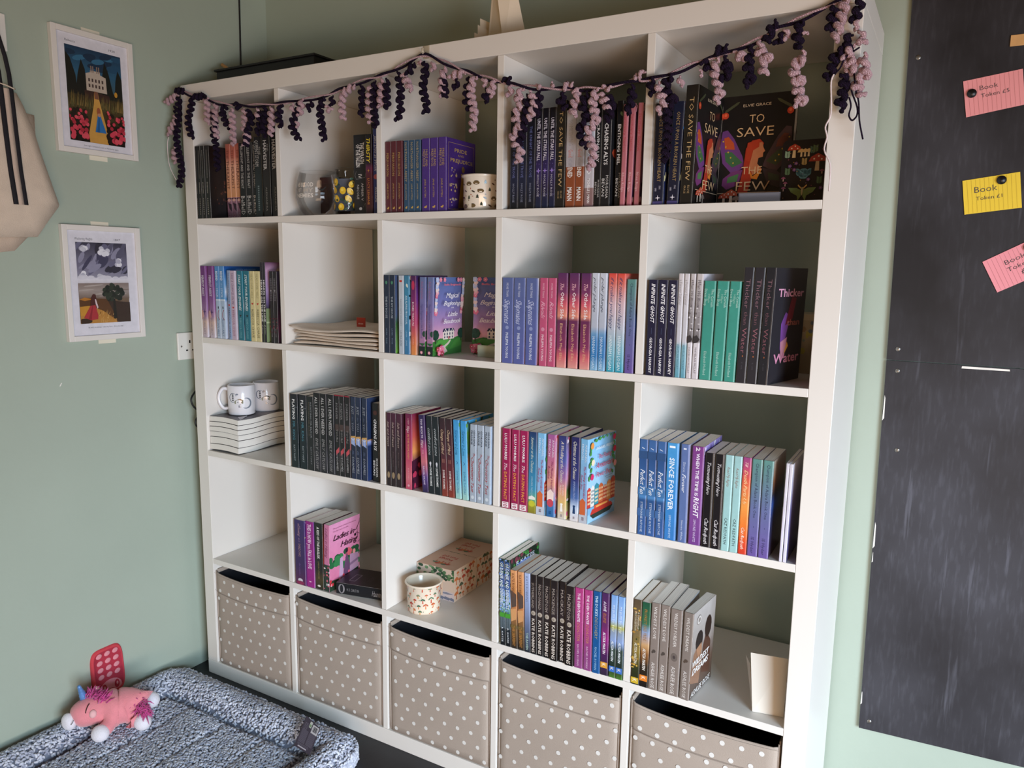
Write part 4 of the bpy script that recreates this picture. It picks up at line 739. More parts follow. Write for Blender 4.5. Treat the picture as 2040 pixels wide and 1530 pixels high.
 'toomuch': dict(l='leaning purple and sunset paperback', bg=[(0, '#2c2450'), (.3, '#4a2c62'), (.45, '#b8507a'), (.6, '#c9707a'), (.8, '#5a4080'), (1, '#2a2448')], txt=[('TOO MUCH TO', .05, .3, .34, '#e6dcea', .5, 'b'), ('Hope', .32, .42, .42, '#f0dcd8', .5, 's'), ('FOR', .45, .5, .3, '#e0b4b4'), ('RACHEL DELANE', .66, .9, .26, '#d2c4e0', .5, 'b')]),
 'make': dict(l='leaning black paperback with white bird motif', bg='#1d252b', txt=[('comfort zone', .15, .5, .5, '#b9bfc2', .5, 's'), ('SOPHIE THOMAS', .66, .9, .36, '#dfe2e2', .5, 'b')], art=a_flame),
 'mind': dict(l='leaning red-brown paperback', bg=[(0, '#33222a'), (.45, '#4a2632'), (.75, '#6a2a32'), (1, '#8a3a2c')], txt=[('Change of Mind', .14, .46, .46, '#cfb494', .5, 's'), ('SOPHIE THOMAS', .66, .91, .34, '#e6dcd8', .5, 'b')], art=lambda A: (A.rect(.52, .3, .57, .45, '#8a5a52'), A.rect(.52, .55, .57, .7, '#8a5a52'))),
 'love': dict(l='leaning bright sky blue paperback', bg=[(0, '#3f98d4'), (.5, '#5cb0dc'), (.8, '#7ec0d4'), (1, '#a4cfc4')], cover=[(0, '#4aa8e0'), (.15, '#5a8a3c'), (.4, '#3a5a2c'), (.6, '#c4543c'), (1, '#3a8ab8')], txt=[('Summer in Love', .12, .44, .5, '#1d5a8e', .5, 's'), ('SOPHIE THOMAS', .64, .93, .32, '#2f6f9c')], art=lambda A: A.line([(.52, .4), (.54, .6), (.56, .4)], .0012, '#24408a'), cart=c_speck(['#6aa04a', '#e0c04a', '#3a4a2c'], 40)),
 'chem': dict(l='silver grey paperback with red script title', bg='#a4b0be', cover='#bdd0e8', txt=[('GEORGINA', .07, .28, .26, '#2f3a4c', .72, 'b'), ('FRANKIE', .08, .26, .26, '#2f3a4c', .32, 'b'), ('The', .37, .42, .3, '#a83a3c', .7, 's'), ('Chemistry Test', .42, .88, .44, '#a83a3c', .5, 's')], art=a_circle('#cdd6de', .94)),
 'date': dict(l='magenta paperback with orange and white title', bg=[(0, '#a01f55'), (1, '#98204e')], cover='#b02a60', txt=[('LULU MORRIS', .06, .39, .3, '#f4eef0', .5, 'b'), ('The', .43, .52, .36, '#f0dce2', .5, 's'), ('DATING PACT', .54, .89, .34, '#eaa24a', .5, 'b')], art=a_box10),
 'summer': dict(l='blue to olive paperback with white script', bg=[(0, '#243a66'), (.3, '#2f6c94'), (.7, '#3f8fb4'), (.84, '#6aa878'), (.9, '#9a9a34'), (1, '#8a7c30')], txt=[('Summer at the Chateau', .06, .5, .34, '#c9d2c4', .5, 's'), ('ANNABEL FRENCH', .54, .78, .22, '#a4c8dc')], art=a_chateau),
 'amst': dict(l='sky blue paperback with orange canal house', bg=[(0, '#7ab8e0'), (.7, '#8fb4dc'), (1, '#c3c9d4')], cover=[(0, '#86c4ee'), (.55, '#a4d0f2'), (1, '#b4d8f4')], txt=[('ANNABEL', .06, .28, .24, '#dfeaf4', .74), ('FRENCH', .06, .24, .24, '#dfeaf4', .32), ('The Floating Amsterdam', .32, .7, .26, '#b03a62', .66, 's'), ('Flower Shop', .42, .6, .26, '#b03a62', .3, 's')], art=a_house, cart=c_amst),
 'venice': dict(l='mauve to blue paperback with red boat on the spine', bg=[(0, '#a05a94'), (.3, '#b8688a'), (.6, '#d99a84'), (.8, '#4a7ab0'), (1, '#2f68a0')], cover=[(0, '#d0a4d4'), (.4, '#f0d4dc'), (.6, '#e08a94'), (1, '#8ab4e0')], txt=[('ANNABEL', .06, .28, .24, '#e8d4e4', .74), ('FRENCH', .06, .26, .24, '#e8d4e4', .32), ('The Floating Venice', .32, .66, .24, '#8e2f62', .68, 's'), ('Bookshop', .38, .54, .24, '#8e2f62', .32, 's')], art=a_venice, cart=c_speck(['#f0a0b8', '#f6efe8', '#d8506a'], 50)),
 'wed': dict(l='violet and peach paperback with white figure', bg=[(0, '#33386e'), (.3, '#4f5aa0'), (.5, '#9a6a9c'), (.65, '#dc9a84'), (.8, '#d8b470'), (1, '#cfc9c0')], cover=[(0, '#3f5a4a'), (.25, '#b48ad0'), (.5, '#e09ab4'), (.65, '#4a6a3a'), (1, '#e8d48a')], txt=[('A Wedding at the Chateau', .06, .56, .36, '#dcd4c4', .5, 's'), ('ANNABEL', .58, .72, .2, '#f0d8cc', .66), ('FRENCH', .59, .7, .2, '#f0d8cc', .36)], art=a_fig('#f4f0ea'), cart=c_speck(['#f4e0ea', '#3a6a3a', '#e06a94'], 50)),
 'xmas': dict(l='deep navy paperback with snowy foot', bg=[(0, '#2a2a5c'), (.5, '#343a74'), (.72, '#4a6aa4'), (.85, '#c4d4e8'), (1, '#ddd8d8')], txt=[('Christmas at the Chateau', .05, .5, .4, '#d6d2c4', .5, 's'), ('ANNABEL FRENCH', .52, .76, .22, '#a4b0d8')], art=a_fig('#24406a')),
 'ten': dict(l='striped blue paperback with white script', bg=[(0, '#3f6498'), (.16, '#446ca4'), (.17, '#2f5184'), (.45, '#3a6298'), (.6, '#4f86bc'), (.63, '#2f5488'), (1, '#3a609c')], txt=[('1', .08, .1, .34, '#dfe6f0', .5, 'i'), ('Perfect Ten', .31, .57, .55, '#eef2f6', .5, 's'), ('STEPHANE RITCHE', .65, .97, .26, '#c9d6e6')], art=a_oval),
 'since1': dict(l='thick bright blue paperback', bg=[(0, '#4a9ad4'), (.5, '#3f8ccc'), (1, '#3a7cc0')], cover='#7fbcec', txt=[('1', .03, .05, .5, '#f2f6fa', .5, 'b'), ('SINCE FOREVER', .15, .69, .44, '#eef4f8', .5, 'b'), ('SIMONE WHITE', .74, .98, .2, '#c4dcf0')]),
 'since2': dict(l='slate blue paperback with white script', bg='#5d72a4', cover='#c4c8dc', txt=[('1', .04, .055, .34, '#e4e8f2', .5, 'b'), ('Since', .18, .28, .3, '#c3cbe0'), ('Forever', .3, .49, .42, '#eef0f6', .5, 's'), ('Simone White', .77, .98, .24, '#d2d8e8')]),
 'time': dict(l='thick purple paperback with white capitals', bg=[(0, '#7a3a80'), (.4, '#8a5498'), (1, '#74408a')], cover=[(0, '#b09ad8'), (.05, '#8a78c8'), (.3, '#a080b8'), (1, '#8a6aa4')], D=.14, txt=[('2', .01, .05, .34, W, .5, 'b'), ('WHEN THE TIME IS', .07, .5, .28, '#efe9f2', .52, 'b'), ('RIGHT', .51, .72, .44, '#f2ecf4', .55, 'bi'), ('SIMONE WHITE', .74, .97, .22, '#d8c8e4')], cart=c_speck(['#d8d0f0', '#5a3a8a', '#f0eaf6'], 40)),
 'torm': dict(l='black paperback with white script', bg='#19171c', cover='#d8d2d6', txt=[('Tormenting Hero', .1, .44, .44, '#d6d2d4', .5, 's'), ('Caz Redpath', .69, .97, .46, '#dcd8da', .5, 's')]),
 'red': dict(l='pale aqua paperback with black author line', bg=[(0, '#9cc4c4'), (1, '#9fcac8')], cover='#c4dcdc', txt=[('Read My Rights', .12, .33, .34, '#8a6f64', .5, 's'), ('CAZ REDPATH', .65, .93, .36, '#2c3a40')]),
 'death': dict(l='orange and magenta paperback', bg=[(0, '#94447c'), (.1, '#b84a72'), (.22, '#d85a4a'), (.5, '#ee9a4a'), (.7, '#ec7e34'), (.9, '#dc4a2c'), (1, '#d0402c')], txt=[('Till', .05, .1, .34, '#f0d0c4', .5, 's'), ('Death Parts Us', .13, .48, .42, '#f4d09a', .5, 's'), ('Caz Redpath', .72, .95, .38, '#f4e4d4', .5, 's')]),
 'mag': dict(l='thin white booklet', bg=[(0, '#d0cbd2'), (1, '#d8d4e6')], cover=[(0, '#dcd8e0'), (.5, '#7d74a4'), (1, '#4a4470')], art=a_mag, D=.148),
 'sew': dict(l='thick violet paperback with a little ghost at the foot', bg=[(0, '#3a2a62'), (.7, '#3c2858'), (1, '#5a2a50')], cover=[(0, '#4a2f78'), (1, '#7a4a88')], txt=[('of Sewing', .05, .25, .26, '#b08a94', .5, 's'), ('and', .27, .33, .2, '#9a7a94'), ('SHADOWS', .36, .56, .24, '#b08a8a'), ('chronicles', .66, .86, .18, '#7a5a94')], art=lambda A: (A.ell(.93, .5, .03, .24, '#d8d2dc', 10), A.ell(.97, .5, .03, .4, '#8e2f56', 10)), cart=c_speck(['#c9b07a', '#d8c4e0'], 30, .003)),
 'fallove': dict(l='hot pink paperback with white title', bg=[(0, '#8e1f7e'), (1, '#9c2684')], cover=[(0, '#4a3a9c'), (.5, '#a04ab0'), (1, '#c9a0d8')], txt=[('THIS is HOW you FALL in LOVE', .04, .72, .48, '#f2dcec', .5, 'b'), ('1', .91, .925, .26, '#f0c4dc')]),
 'kiss': dict(l='black paperback with white capitals and golden foot', bg=[(0, '#1e211f'), (.7, '#20211e'), (.85, '#4a3f24'), (1, '#2a2a20')], cover=[(0, '#2a2a24'), (.3, '#8a2f24'), (.6, '#b03c2c'), (1, '#3a2a20')], txt=[('A KISS OF THE BASILISK', .06, .54, .3, '#e6e2dc', .5, 'b'), ('LINDSAY STRAUBE', .58, .84, .16, '#a08a5a')], art=lambda A: A.ell(.95, .5, .016, .2, '#e8e4d8', 8)),
 'ladies': dict(l='candy pink paperback with graveyard garden cover', bg='#c9789c', cover=[(0, '#e59ac0'), (.5, '#e48ab0'), (1, '#d87a9c')], txt=[('Ladies in Hating', .05, .5, .42, '#7a3a5a', .5, 's')], art=a_lad, cart=c_ladies),
 'katze': dict(l='tall woodland paperback with bright green band', bg=[(0, '#1f2a30'), (.3, '#35508a'), (.5, '#8fb0d8'), (.62, '#5a8a5a'), (.67, '#4a5a66'), (.8, '#222a30'), (1, '#15181c')], cover=[(0, '#232a22'), (.4, '#2c4a30'), (1, '#1d2a24')], D=.152, txt=[('OF DENSE AND DENSIBILITY', .04, .57, .6, '#dfe8ee', .52, 'b'), ('R. KATZE', .79, .96, .3, '#e0e4e8')], art=a_kat, cart=c_katze),
 'serp': dict(l='orange landscape paperback', bg=[(0, '#d99a68'), (.25, '#c4864f'), (.5, '#b8784a'), (.7, '#7a5a34'), (1, '#2a241e')], txt=[('KATE ROBBINS', .04, .34, .38, '#7a4a30'), ('THE SERPENT', .7, .97, .44, '#b07a3c', .5, 'b')], art=a_serp),
 'raven': dict(l='misty blue paperback', bg=[(0, '#a9b8dc'), (.4, '#8d9cc0'), (.7, '#5d6a88'), (1, '#20242a')], txt=[('KATE ROBBINS', .04, .36, .36, '#5a6684'), ('THE RAVEN', .75, .97, .4, '#a8c0b4', .5, 'b')]),
 'duke': dict(l='deep blue paperback between pink and violet spines', bg='#1f5690', cover='#2a68a8', txt=[("THE DUKE'S", .05, .3, .34, '#c4dae8', .5, 'b'), ('DISCOVERY', .31, .58, .38, '#b0a070', .5, 'i'), ('RACHEL ROWAN', .68, .96, .3, '#9cc0dc')]),
 'deb': dict(l='pink paperback with white capitals', bg=[(0, '#b03f7e'), (.5, '#a84680'), (.8, '#8a3f78'), (1, '#8e4a80')], cover='#c85a9a', txt=[('THE DEBUTANTE', .06, .42, .3, '#f2dce8', .5, 'b'), ('DISASTER', .43, .66, .34, '#c9866a', .5, 'i'), ('RACHEL ROWAN', .7, .97, .26, '#e0b8d2')], art=lambda A: speck(A, 16, ['#8e2f66', '#c25a98'], 4, 0, .6, 0, 1, .001)),
 'ell': dict(l='dark violet paperback with amber K logo square', bg=[(0, '#4a2a5a'), (.4, '#6a2f62'), (.55, '#94287a'), (.75, '#4a2454'), (1, '#33283c')], txt=[('A LOVE', .1, .22, .36, '#f0e8f2', .5, 'bi'), ('ELLIPSE', .24, .36, .36, '#b0724a', .5, 'bi'), ('ALYSSA MARTIN', .47, .74, .36, '#f0e6ee', .5, 'bi')], art=a_k('#d99a3a', .84)),
 'duty': dict(l='blue meadow paperback with blue K square', bg=[(0, '#7aa4dc'), (.3, '#9ab8e4'), (.38, '#a8a84a'), (.42, '#8d9aa8'), (.55, '#8aa0cc'), (.65, '#34443c'), (.85, '#24302a'), (.95, '#3f5a2a'), (1, '#4a7a30')], cover=[(0, '#8ab4ec'), (.4, '#a8a850'), (.6, '#8aa8dc'), (1, '#4a7a34')], txt=[('MY DUTY TO', .12, .33, .34, '#e4ecf4'), ('YOU', .35, .43, .4, '#f2f0c4', .5, 'b'), ('ALYSSA MARTIN', .55, .8, .36, '#e8eef2', .5, 'bi')], art=a_k('#3f70c0', .86)),
 'mis': dict(l='brown autumn woodland paperback with yellow K logo', bg=[(0, '#5a4a38'), (.4, '#7d6a48'), (.6, '#8a7434'), (.8, '#33381f'), (1, '#23281c')], txt=[('A MARRIAGE', .14, .34, .22, '#e0d6c0', .7), ('MISCONCEPTION', .14, .36, .22, '#e0d6c0', .36), ('ALYSSA MARTIN', .5, .75, .34, '#e6dcc4', .5, 'bi')], art=a_tree('#cfae34')),
 'prop': dict(l='green and sunset paperback with orange K logo', bg=[(0, '#24543c'), (.25, '#3a6a4c'), (.35, '#8a9ab8'), (.5, '#c49a6a'), (.6, '#8a5a30'), (.75, '#33281c'), (1, '#1c1a18')], txt=[('PROPRIETY AND PRIDE', .08, .45, .36, '#a87a3c'), ('ALYSSA MARTIN', .54, .8, .36, '#efe8dc', .5, 'bi')], art=a_k('#e0802c', .86)),
 'wl': dict(l='taupe paperback with dark rose emblem', bg='#857870', cover='#a8a09a', txt=[('WILDEST LOVE', .04, .41, .34, '#e4ddd6'), ('ASHLEE ROSE', .68, .98, .38, '#e2dbd4')], art=a_rose('#4f4640')),
 'wf': dict(l='taupe paperback with round medallion', bg='#83766e', cover='#d8d4d4', txt=[('WILDEST FOREVER', .04, .43, .28, '#e4ddd6'), ('ASHLEE ROSE', .66, .98, .34, '#e2dbd4')], art=lambda A: (A.ell(.55, .5, .05, .3, '#6a5f58', 14), A.ell(.55, .5, .02, .12, '#4a4140', 10))),
 'wd': dict(l='taupe paperback with embracing couple cover', bg='#857971', cover=[(0, '#b4aeaa'), (.4, '#a09690'), (.7, '#6a564a'), (1, '#4a3c34')], txt=[('WILDEST DREAMS', .05, .44, .32, '#e4ddd6'), ('ASHLEE ROSE', .67, .98, .36, '#e2dbd4')], art=a_rose('#57493f'), cart=c_wild),
}
for k, t_, x in (('s1', 'SUTHERLAND', .54), ('s2', 'MACDONALD', .49), ('s3', 'MACINTOSH', .49), ('s4', 'MACKENZIE', .46), ('s5', 'MACKAY', .48), ('s6', 'MACINTOSH', .48)):
    DES['su'+k] = dict(l='black-brown moon paperback, '+('first', 'second', 'third', 'fourth', 'fifth', 'last')[int(k[1])-1]+' of six', bg=[(0, '#241d1c'), (.45, '#33292a'), (.6, '#2a2221'), (1, '#1a1717')], txt=[(t_, .1, .42, .4, '#a89a90', .42), ('IN THE HIGHLANDS', .1, .4, .14, '#6a5e58', .82), ('KATE ROBBINS', .55, .98, .46, '#d8ccc0', .5, 'b')], art=a_moon(.48))
# (row, column): (design, x, width 1/10 mm, set-back mm, height mm, lean mm)
BK = {
(1, 1): [('blk', 25, 81, 1, 208, 0), ('blk', 110, 140, 1, 208, 0), ('blk', 256, 165, 1, 208, 0), ('blk', 428, 195, 1, 208, 0), ('therapist', 640, 205, 60, 219, 0), ('therapist', 852, 205, 60, 219, 0), ('therapist', 1064, 205, 60, 219, 0), ('bell', 1330, 265, 50, 216, 0), ('bell', 1602, 265, 50, 216, 0), ('bell', 1874, 200, 50, 216, 0), ('queen', 2089, 300, 40, 226, 0), ('harv', 2525, 300, 30, 247, 0), ('harv', 2871, 300, 30, 247, 0)],
(1, 2): [('wrath', 2189, 467, 50, 207, 0), ('thirsty', 2770, 210, 30, 202, 0), ('blue', 3026, 190, 30, 214, 0)],
(1, 3): [('pers', 20, 172, 12, 175, 0), ('pers', 204, 172, 12, 175, 0), ('pers', 391, 172, 12, 175, 0), ('nor', 602, 166, 12, 174, 0), ('nor', 785, 166, 12, 174, 0), ('nor', 959, 166, 12, 174, 0), ('pp', 1160, 238, 12, 175, 0), ('pp', 1412, 238, 12, 175, 0), ('pp', 1660, 238, 12, 175, 0)],
(1, 4): [('trove', 125, 208, 12, 218, 0), ('trove', 345, 208, 12, 218, 0), ('trove', 563, 208, 12, 218, 0), ('stars', 787, 158, 12, 217, 0), ('stars', 955, 158, 12, 217, 0), ('stars', 1129, 158, 12, 217, 0), ('few', 1298, 226, 12, 230, 0), ('mann', 1543, 235, 12, 207, 0), ('mann', 1782, 205, 12, 207, 0), ('mann3', 2000, 225, 12, 203, 0), ('lily', 2235, 152, 12, 217, 0), ('alysa', 2393, 215, 12, 217, 0), ('mel', 2690, 139, 20, 218, 0), ('sanc', 2840, 112, 12, 208, 3), ('sanc', 2995, 112, 12, 208, 3), ('sanc', 3160, 112, 12, 208, 3)],
(1, 5): [('once', 20, 236, 12, 203, 0), ('once', 331, 240, 12, 203, 6), ('few', 610, 262, 12, 232, 4)],
(2, 1): [('pa', 20, 205, 1, 216, 0), ('pa', 351, 205, 1, 216, 0), ('beh', 663, 190, 1, 216, 0), ('beh', 859, 200, 1, 216, 0), ('steal', 1191, 131, 1, 204, 0), ('chance', 1328, 210, 1, 203, 0), ('eng', 1609, 235, 1, 203, 0), ('eng', 1893, 235, 1, 203, 0), ('head', 2148, 205, 1, 203, 0), ('head', 2362, 205, 1, 203, 0), ('line', 2595, 98, 1, 229, 0), ('line', 2700, 98, 1, 229, 0), ('fall', 2958, 140, 1, 204, 0), ('fall', 3109, 140, 1, 204, 0)],
(2, 3): [('ivy', 20, 178, 1, 200, 0), ('ivy', 205, 178, 1, 200, 0), ('ken', 500, 160, 1, 200, 0), ('alp', 672, 164, 1, 200, 0), ('bur', 888, 163, 1, 200, 0), ('beau', 1140, 190, 1, 197, 3), ('beau', 1376, 190, 1, 197, 3)],
(2, 4): [('ship', 20, 300, 1, 200, 0), ('ship', 334, 300, 1, 200, 0), ('ship', 660, 300, 1, 200, 0), ('riv', 1018, 200, 1, 201, 0), ('riv', 1236, 200, 1, 201, 0), ('other', 1470, 246, 1, 213, 0), ('other', 1757, 246, 1, 213, 0), ('other', 2048, 246, 1, 213, 0), ('polar', 2307, 176, 1, 214, 0), ('polar', 2489, 176, 1, 214, 0), ('happy', 2700, 192, 1, 214, 0), ('happy', 2903, 192, 1, 214, 0), ('champ', 3126, 207, 1, 202, 0)],
(2, 5): [('inf', 60, 206, 1, 202, 0), ('inf', 280, 206, 1, 202, 0), ('inf', 497, 200, 1, 202, 0), ('summ', 704, 113, 1, 216, 0), ('summ', 825, 111, 1, 216, 0), ('when', 945, 108, 1, 216, 1), ('when', 1062, 140, 1, 216, 2), ('corn', 1225, 236, 1, 202, 2), ('corn', 1480, 236, 1, 202, 3), ('corn', 1735, 220, 1, 202, 3), ('thick', 1980, 195, 1, 230, 5), ('thick', 2185, 205, 1, 230, 5), ('thick', 2402, 205, 1, 230, 5)],
(3, 2): [('king', 82, 290, 1, 215, 0), ('king', 425, 290, 1, 215, 0), ('black', 731, 250, 1, 214, 0), ('need', 991, 232, 1, 226, 0), ('need', 1232, 240, 1, 226, 0), ('need', 1510, 240, 1, 226, 0), ('yours', 1792, 162, 1, 228, 0), ('yours', 1962, 165, 1, 228, 0), ('yours', 2166, 165, 1, 228, 0), ('just', 2364, 172, 1, 228, 0), ('just', 2545, 172, 1, 228, 0), ('just', 2765, 172, 1, 228, 0), ('alys', 3044, 225, 10, 216, 0)],
(3, 3): [('salt', 52, 148, 1, 198, 0), ('salt', 208, 160, 1, 198, 0), ('salt', 385, 170, 1, 198, 0), ('hope', 680, 222, 1, 202, 0), ('toomuch', 1235, 185, 1, 203, -13), ('make', 1450, 180, 1, 203, -10), ('make', 1645, 180, 1, 203, -10), ('mind', 1855, 182, 1, 202, -10), ('mind', 2053, 182, 1, 202, -10), ('love', 2270, 180, 1, 202, -9), ('love', 2480, 180, 1, 202, -8), ('chem', 2695, 188, 1, 197, 0), ('chem', 2900, 188, 1, 197, 0), ('chem', 3112, 188, 1, 197, 0)],
(3, 4): [('date', 68, 232, 1, 198, 0), ('date', 336, 215, 1, 198, 0), ('date', 562, 228, 1, 198, 0), ('summer', 803, 222, 1, 198, 0), ('amst', 1038, 205, 1, 198, 0), ('venice', 1300, 215, 1, 198, 0), ('wed', 1590, 220, 1, 198, 0), ('xmas', 1905, 228, 2, 199, 0), ('amst', 2150, 211, 1, 198, 0)],
(3, 5): [('ten', 20, 196, 1, 215, -2), ('ten', 223, 196, 1, 215, -2), ('ten', 429, 196, 1, 215, -2), ('since1', 634, 250, 1, 215, -1), ('since2', 939, 185, 1, 216, -1), ('time', 1173, 255, 1, 215, 0), ('torm', 1461, 178, 1, 204, 0), ('torm', 1669, 178, 1, 204, 0), ('red', 1869, 170, 1, 205, 0), ('red', 2047, 170, 1, 205, 0), ('death', 2224, 175, 1, 205, 0), ('champ', 2412, 206, 1, 204, 0), ('champ', 2630, 206, 1, 204, 0), ('mag', 3051, 60, 1, 204, 2), ('mag', 3125, 66, 1, 203, 1)],
(4, 2): [('sew', 108, 400, 1, 198, 0), ('fallove', 530, 306, 4, 200, 0), ('kiss', 851, 318, 6, 201, 0), ('ladies', 1186, 216, 6, 201, 5)],
(4, 4): [('katze', 95, 148, 1, 225, -7), ('katze', 256, 148, 1, 225, -7), ('serp', 410, 175, 1, 202, -6), ('serp', 607, 170, 1, 202, -6), ('raven', 790, 160, 1, 203, -5), ('sus1', 957, 167, 1, 203, -4), ('sus2', 1131, 170, 1, 202, -3), ('sus3', 1311, 184, 1, 202, -2), ('sus4', 1512, 190, -3, 202, -2), ('sus5', 1726, 170, 1, 203, -2), ('sus6', 1906, 222, -4, 198, -1), ('deb', 2147, 215, -2, 199, -2), ('deb', 2382, 205, -2, 199, -2), ('duke', 2606, 192, -2, 201, -2), ('ell', 2813, 185, 0, 201, -2), ('duty', 3022, 160, 0, 201, 0), ('duty', 3195, 165, 0, 201, 0)],
(4, 5): [('mis', 20, 191, 0, 204, 0), ('prop', 219, 200, 0, 202, 0), ('wl', 432, 206, 0, 206, 1), ('wl', 650, 206, 0, 206, 1), ('wf', 866, 262, -1, 203, 2), ('wd', 1156, 225, -1, 203, 3)],
}
ROT = {(1, 5, 2): -4, (2, 5, 12): -13, (3, 4, 8): -6, (4, 5, 5): -6}
RW = ('top', 'second', 'third', 'fourth'); CN = ('first', 'second', 'third', 'fourth', 'fifth')
ORD = {1: ('',), 2: ('left of the pair', 'right of the pair'), 3: ('left of the trio', 'middle of the trio', 'right of the trio'), 4: ('first of the four', 'second of the four', 'third of the four', 'fourth of the four')}
for (r, c), L in BK.items():
    cnt = {}
    for b in L: cnt[b[0]] = cnt.get(b[0], 0)+1
    seen = {}; proto = {}
    for i, (d, x, wd, yb, h, ln) in enumerate(L):
        k = seen.get(d, 0); seen[d] = k+1; des = DES[d]
        pos = ORD[cnt[d]][k]
        lab = des['l']+(', '+pos if pos else '')+', '+RW[r-1]+' row '+CN[c-1]+' cubby'
        grp = 'paperbacks in the '+RW[r-1]+' row '+CN[c-1]+' cubby'
        key = (d, wd, h)
        if key in proto: o = dup(proto[key], lab)
        else:
            o = make_book(lab, wd*1e-4, h*1e-3, des.get('D', .129 if h < 206 else .138), des, grp); proto[key] = o
        o.location = (XL[c-1]+x*1e-4, yb*1e-3-.0002*(i % 3), ZS[r-1]+.0004)
        o.rotation_euler = (0, math.asin(ln/h), math.radians(ROT.get((r, c, i), 0)))
        if ln > 0: o.location.z += math.sin(math.asin(ln/h))*wd*1e-4
# ------------------------------------------------------------------ faced-out books, notebook, display card (top row fifth cubby)
o = make_book('black fairy paperback faced out at the back, top row fifth cubby', .024, .232, .152, DES['few'], 'paperbacks in the top row fifth cubby')
o.location = (1.566, .166, ZS[0]+.0006); o.rotation_euler = (0, math.radians(-4), math.radians(-90-1.5))
t = thing('notebook', 'black notebook with painted mushrooms and moth, front of top row fifth cubby', 'notebook', (1.708, .085, ZS[0]+.0024), (math.radians(-7), 0, math.radians(2)))
wn, hn = .087, .125; m = MB()
def rrect(w, h, r, n=5):
    out = []
    for cx, cy, a0 in ((w-r, h-r, 0), (r, h-r, 90), (r, r, 180), (w-r, r, 270)):
        for k in range(n+1): a = math.radians(a0+90*k/n); out.append((cx+r*math.cos(a), cy+r*math.sin(a)))
    return out
def plate(m, pts, y0, y1, col):
    n = len(pts); m.add([(x, y0, z) for x, z in pts]+[(x, y1, z) for x, z in pts], [tuple(range(n))[::-1], tuple(range(n, 2*n))]+[(i, (i+1) % n, n+(i+1) % n, n+i) for i in range(n)], col)
rr_ = rrect(wn, hn, .009)
plate(m, rr_, 0, .0015, lin('#1c191c')); plate(m, rr_, .0125, .014, lin('#1c191c'))
A = Art(m, wn, hn, O=(0, 0, 0), U=(1, 0, 0), Vv=(0, 0, 1), N=(0, -1, 0))
mushroom(A, .26, .72, .024, '#b0402e', '#d9c49c', '#ecdcc4'); mushroom(A, .78, .5, .03, '#a03c30', '#b9a07c', '#e0cdb4')
for x in (.42, .5, .58): mushroom(A, x, .73, .014, '#d2b078', '#d9c49c')
for x, y, L, c in ((.42, .43, .014, '#4f7f92'), (.5, .38, .018, '#5b8ea2'), (.58, .43, .014, '#4f7f92')):
    for k in range(4): leaf(A, x, y+.02*k, L*.7, .006, .7, c); leaf(A, x, y+.02*k, L*.7, .006, 2.4, c); A.k -= 2*A.dz
for x, y, c in ((.15, .45, '#5a7a5c'), (.72, .8, '#5a6f4a'), (.5, .6, '#b09a68'), (.85, .3, '#4f6a4a'), (.12, .72, '#8fb09a'), (.66, .78, '#4c6a5a')):
    for k in range(5): leaf(A, x, y+.02*k, .006, .003, .5, c); leaf(A, x, y+.02*k, .006, .003, 2.6, c); A.k -= 2*A.dz
A.up()
for s in (1, -1): A.poly([(.5+s*x, y) for x, y in ((.02, .2), (.12, .235), (.3, .24), (.24, .17), (.1, .11), (.08, .03), (.02, .1))], '#7f9a5c'); A.poly([(.5+s*x, y) for x, y in ((.02, .24), (.09, .29), (.1, .27), (.03, .22))], '#d8b06c')
A.ell(.5, .18, .02, .07, '#d6cda0')
for k in range(16): star(A, .1+.8*((k*.37) % 1), .08+.85*((k*.61) % 1), .0016, ('#c9a35c', '#8a6fae', '#b0587a')[k % 3])
for x, y in ((.33, .62), (.2, .58), (.3, .52), (.62, .36), (.9, .22)): flower(A, x, y, .0035, '#6a4a86', '#d8b06c')
for x, y in ((.08, .34), (.13, .26), (.1, .18), (.9, .44)): mushroom(A, x, y, .008, '#7a4058', '#a98a7a')
m.build('cover', 'gloss', t); pb = MB(); plate(pb, rrect(wn-.002, hn-.002, .008), .0015, .0125, (1, 1, 1)); q = pb.build('page_block', 'page', t); q.location = (.001, 0, .001)
t = tag(MB().box((0, 0, 0), (.081, .0022, .021), lin('#7f7b80')).box((.002, -.0004, .002), (.079, 0, .019), lin('#8d898f')).build('display_card', 'card'), 'small grey card strip below the faced-out fairy book', 'card'); t.location = (1.637, .05, ZS[0]+.0006)

# second copy of the rose garden book at the back of its cubby with a clear-grey card
o = make_book('lilac rose garden paperback faced out at the back, second row third cubby', .019, .197, .129, DES['beau'], 'paperbacks in the second row third cubby')
o.location = (XL[2]+.200, .130, ZS[1]+.0006); o.rotation_euler = (0, math.radians(-4), math.radians(-90+6))
t = tag(MB().box((0, 0, 0), (.075, .0015, .03), lin('#a9b49c')).box((.002, -.0004, .002), (.073, 0, .028), lin('#b4bda6')).build('display_card', 'card'), 'pale green card strip below the lilac faced-out book', 'card'); t.location = (1.006, .064, ZS[1]+.0006)
# patterned carton behind the charcoal books
t = thing('carton', 'beige patterned carton behind the tall charcoal paperbacks', 'box', (1.728, .23, ZS[1]+.0005))
m = MB(); m.box((0, 0, 0), (.0655, .1, .13), lin('#b0a083')); A = Art(m, .0655, .13, O=(0, 0, 0), U=(1, 0, 0), Vv=(0, 0, 1), N=(0, -1, 0))
speck(A, 18, ['#b9ae5a', '#8a9a86', '#a48a6a', '#7a8a94'], 5, .05, .95, .1, .9, .006); m.build('carton_body', 'card', t)
MB().box((-.0008, -.0008, .118), (.0663, .1006, .131), lin('#c0b394')).build('lid', 'card', t)

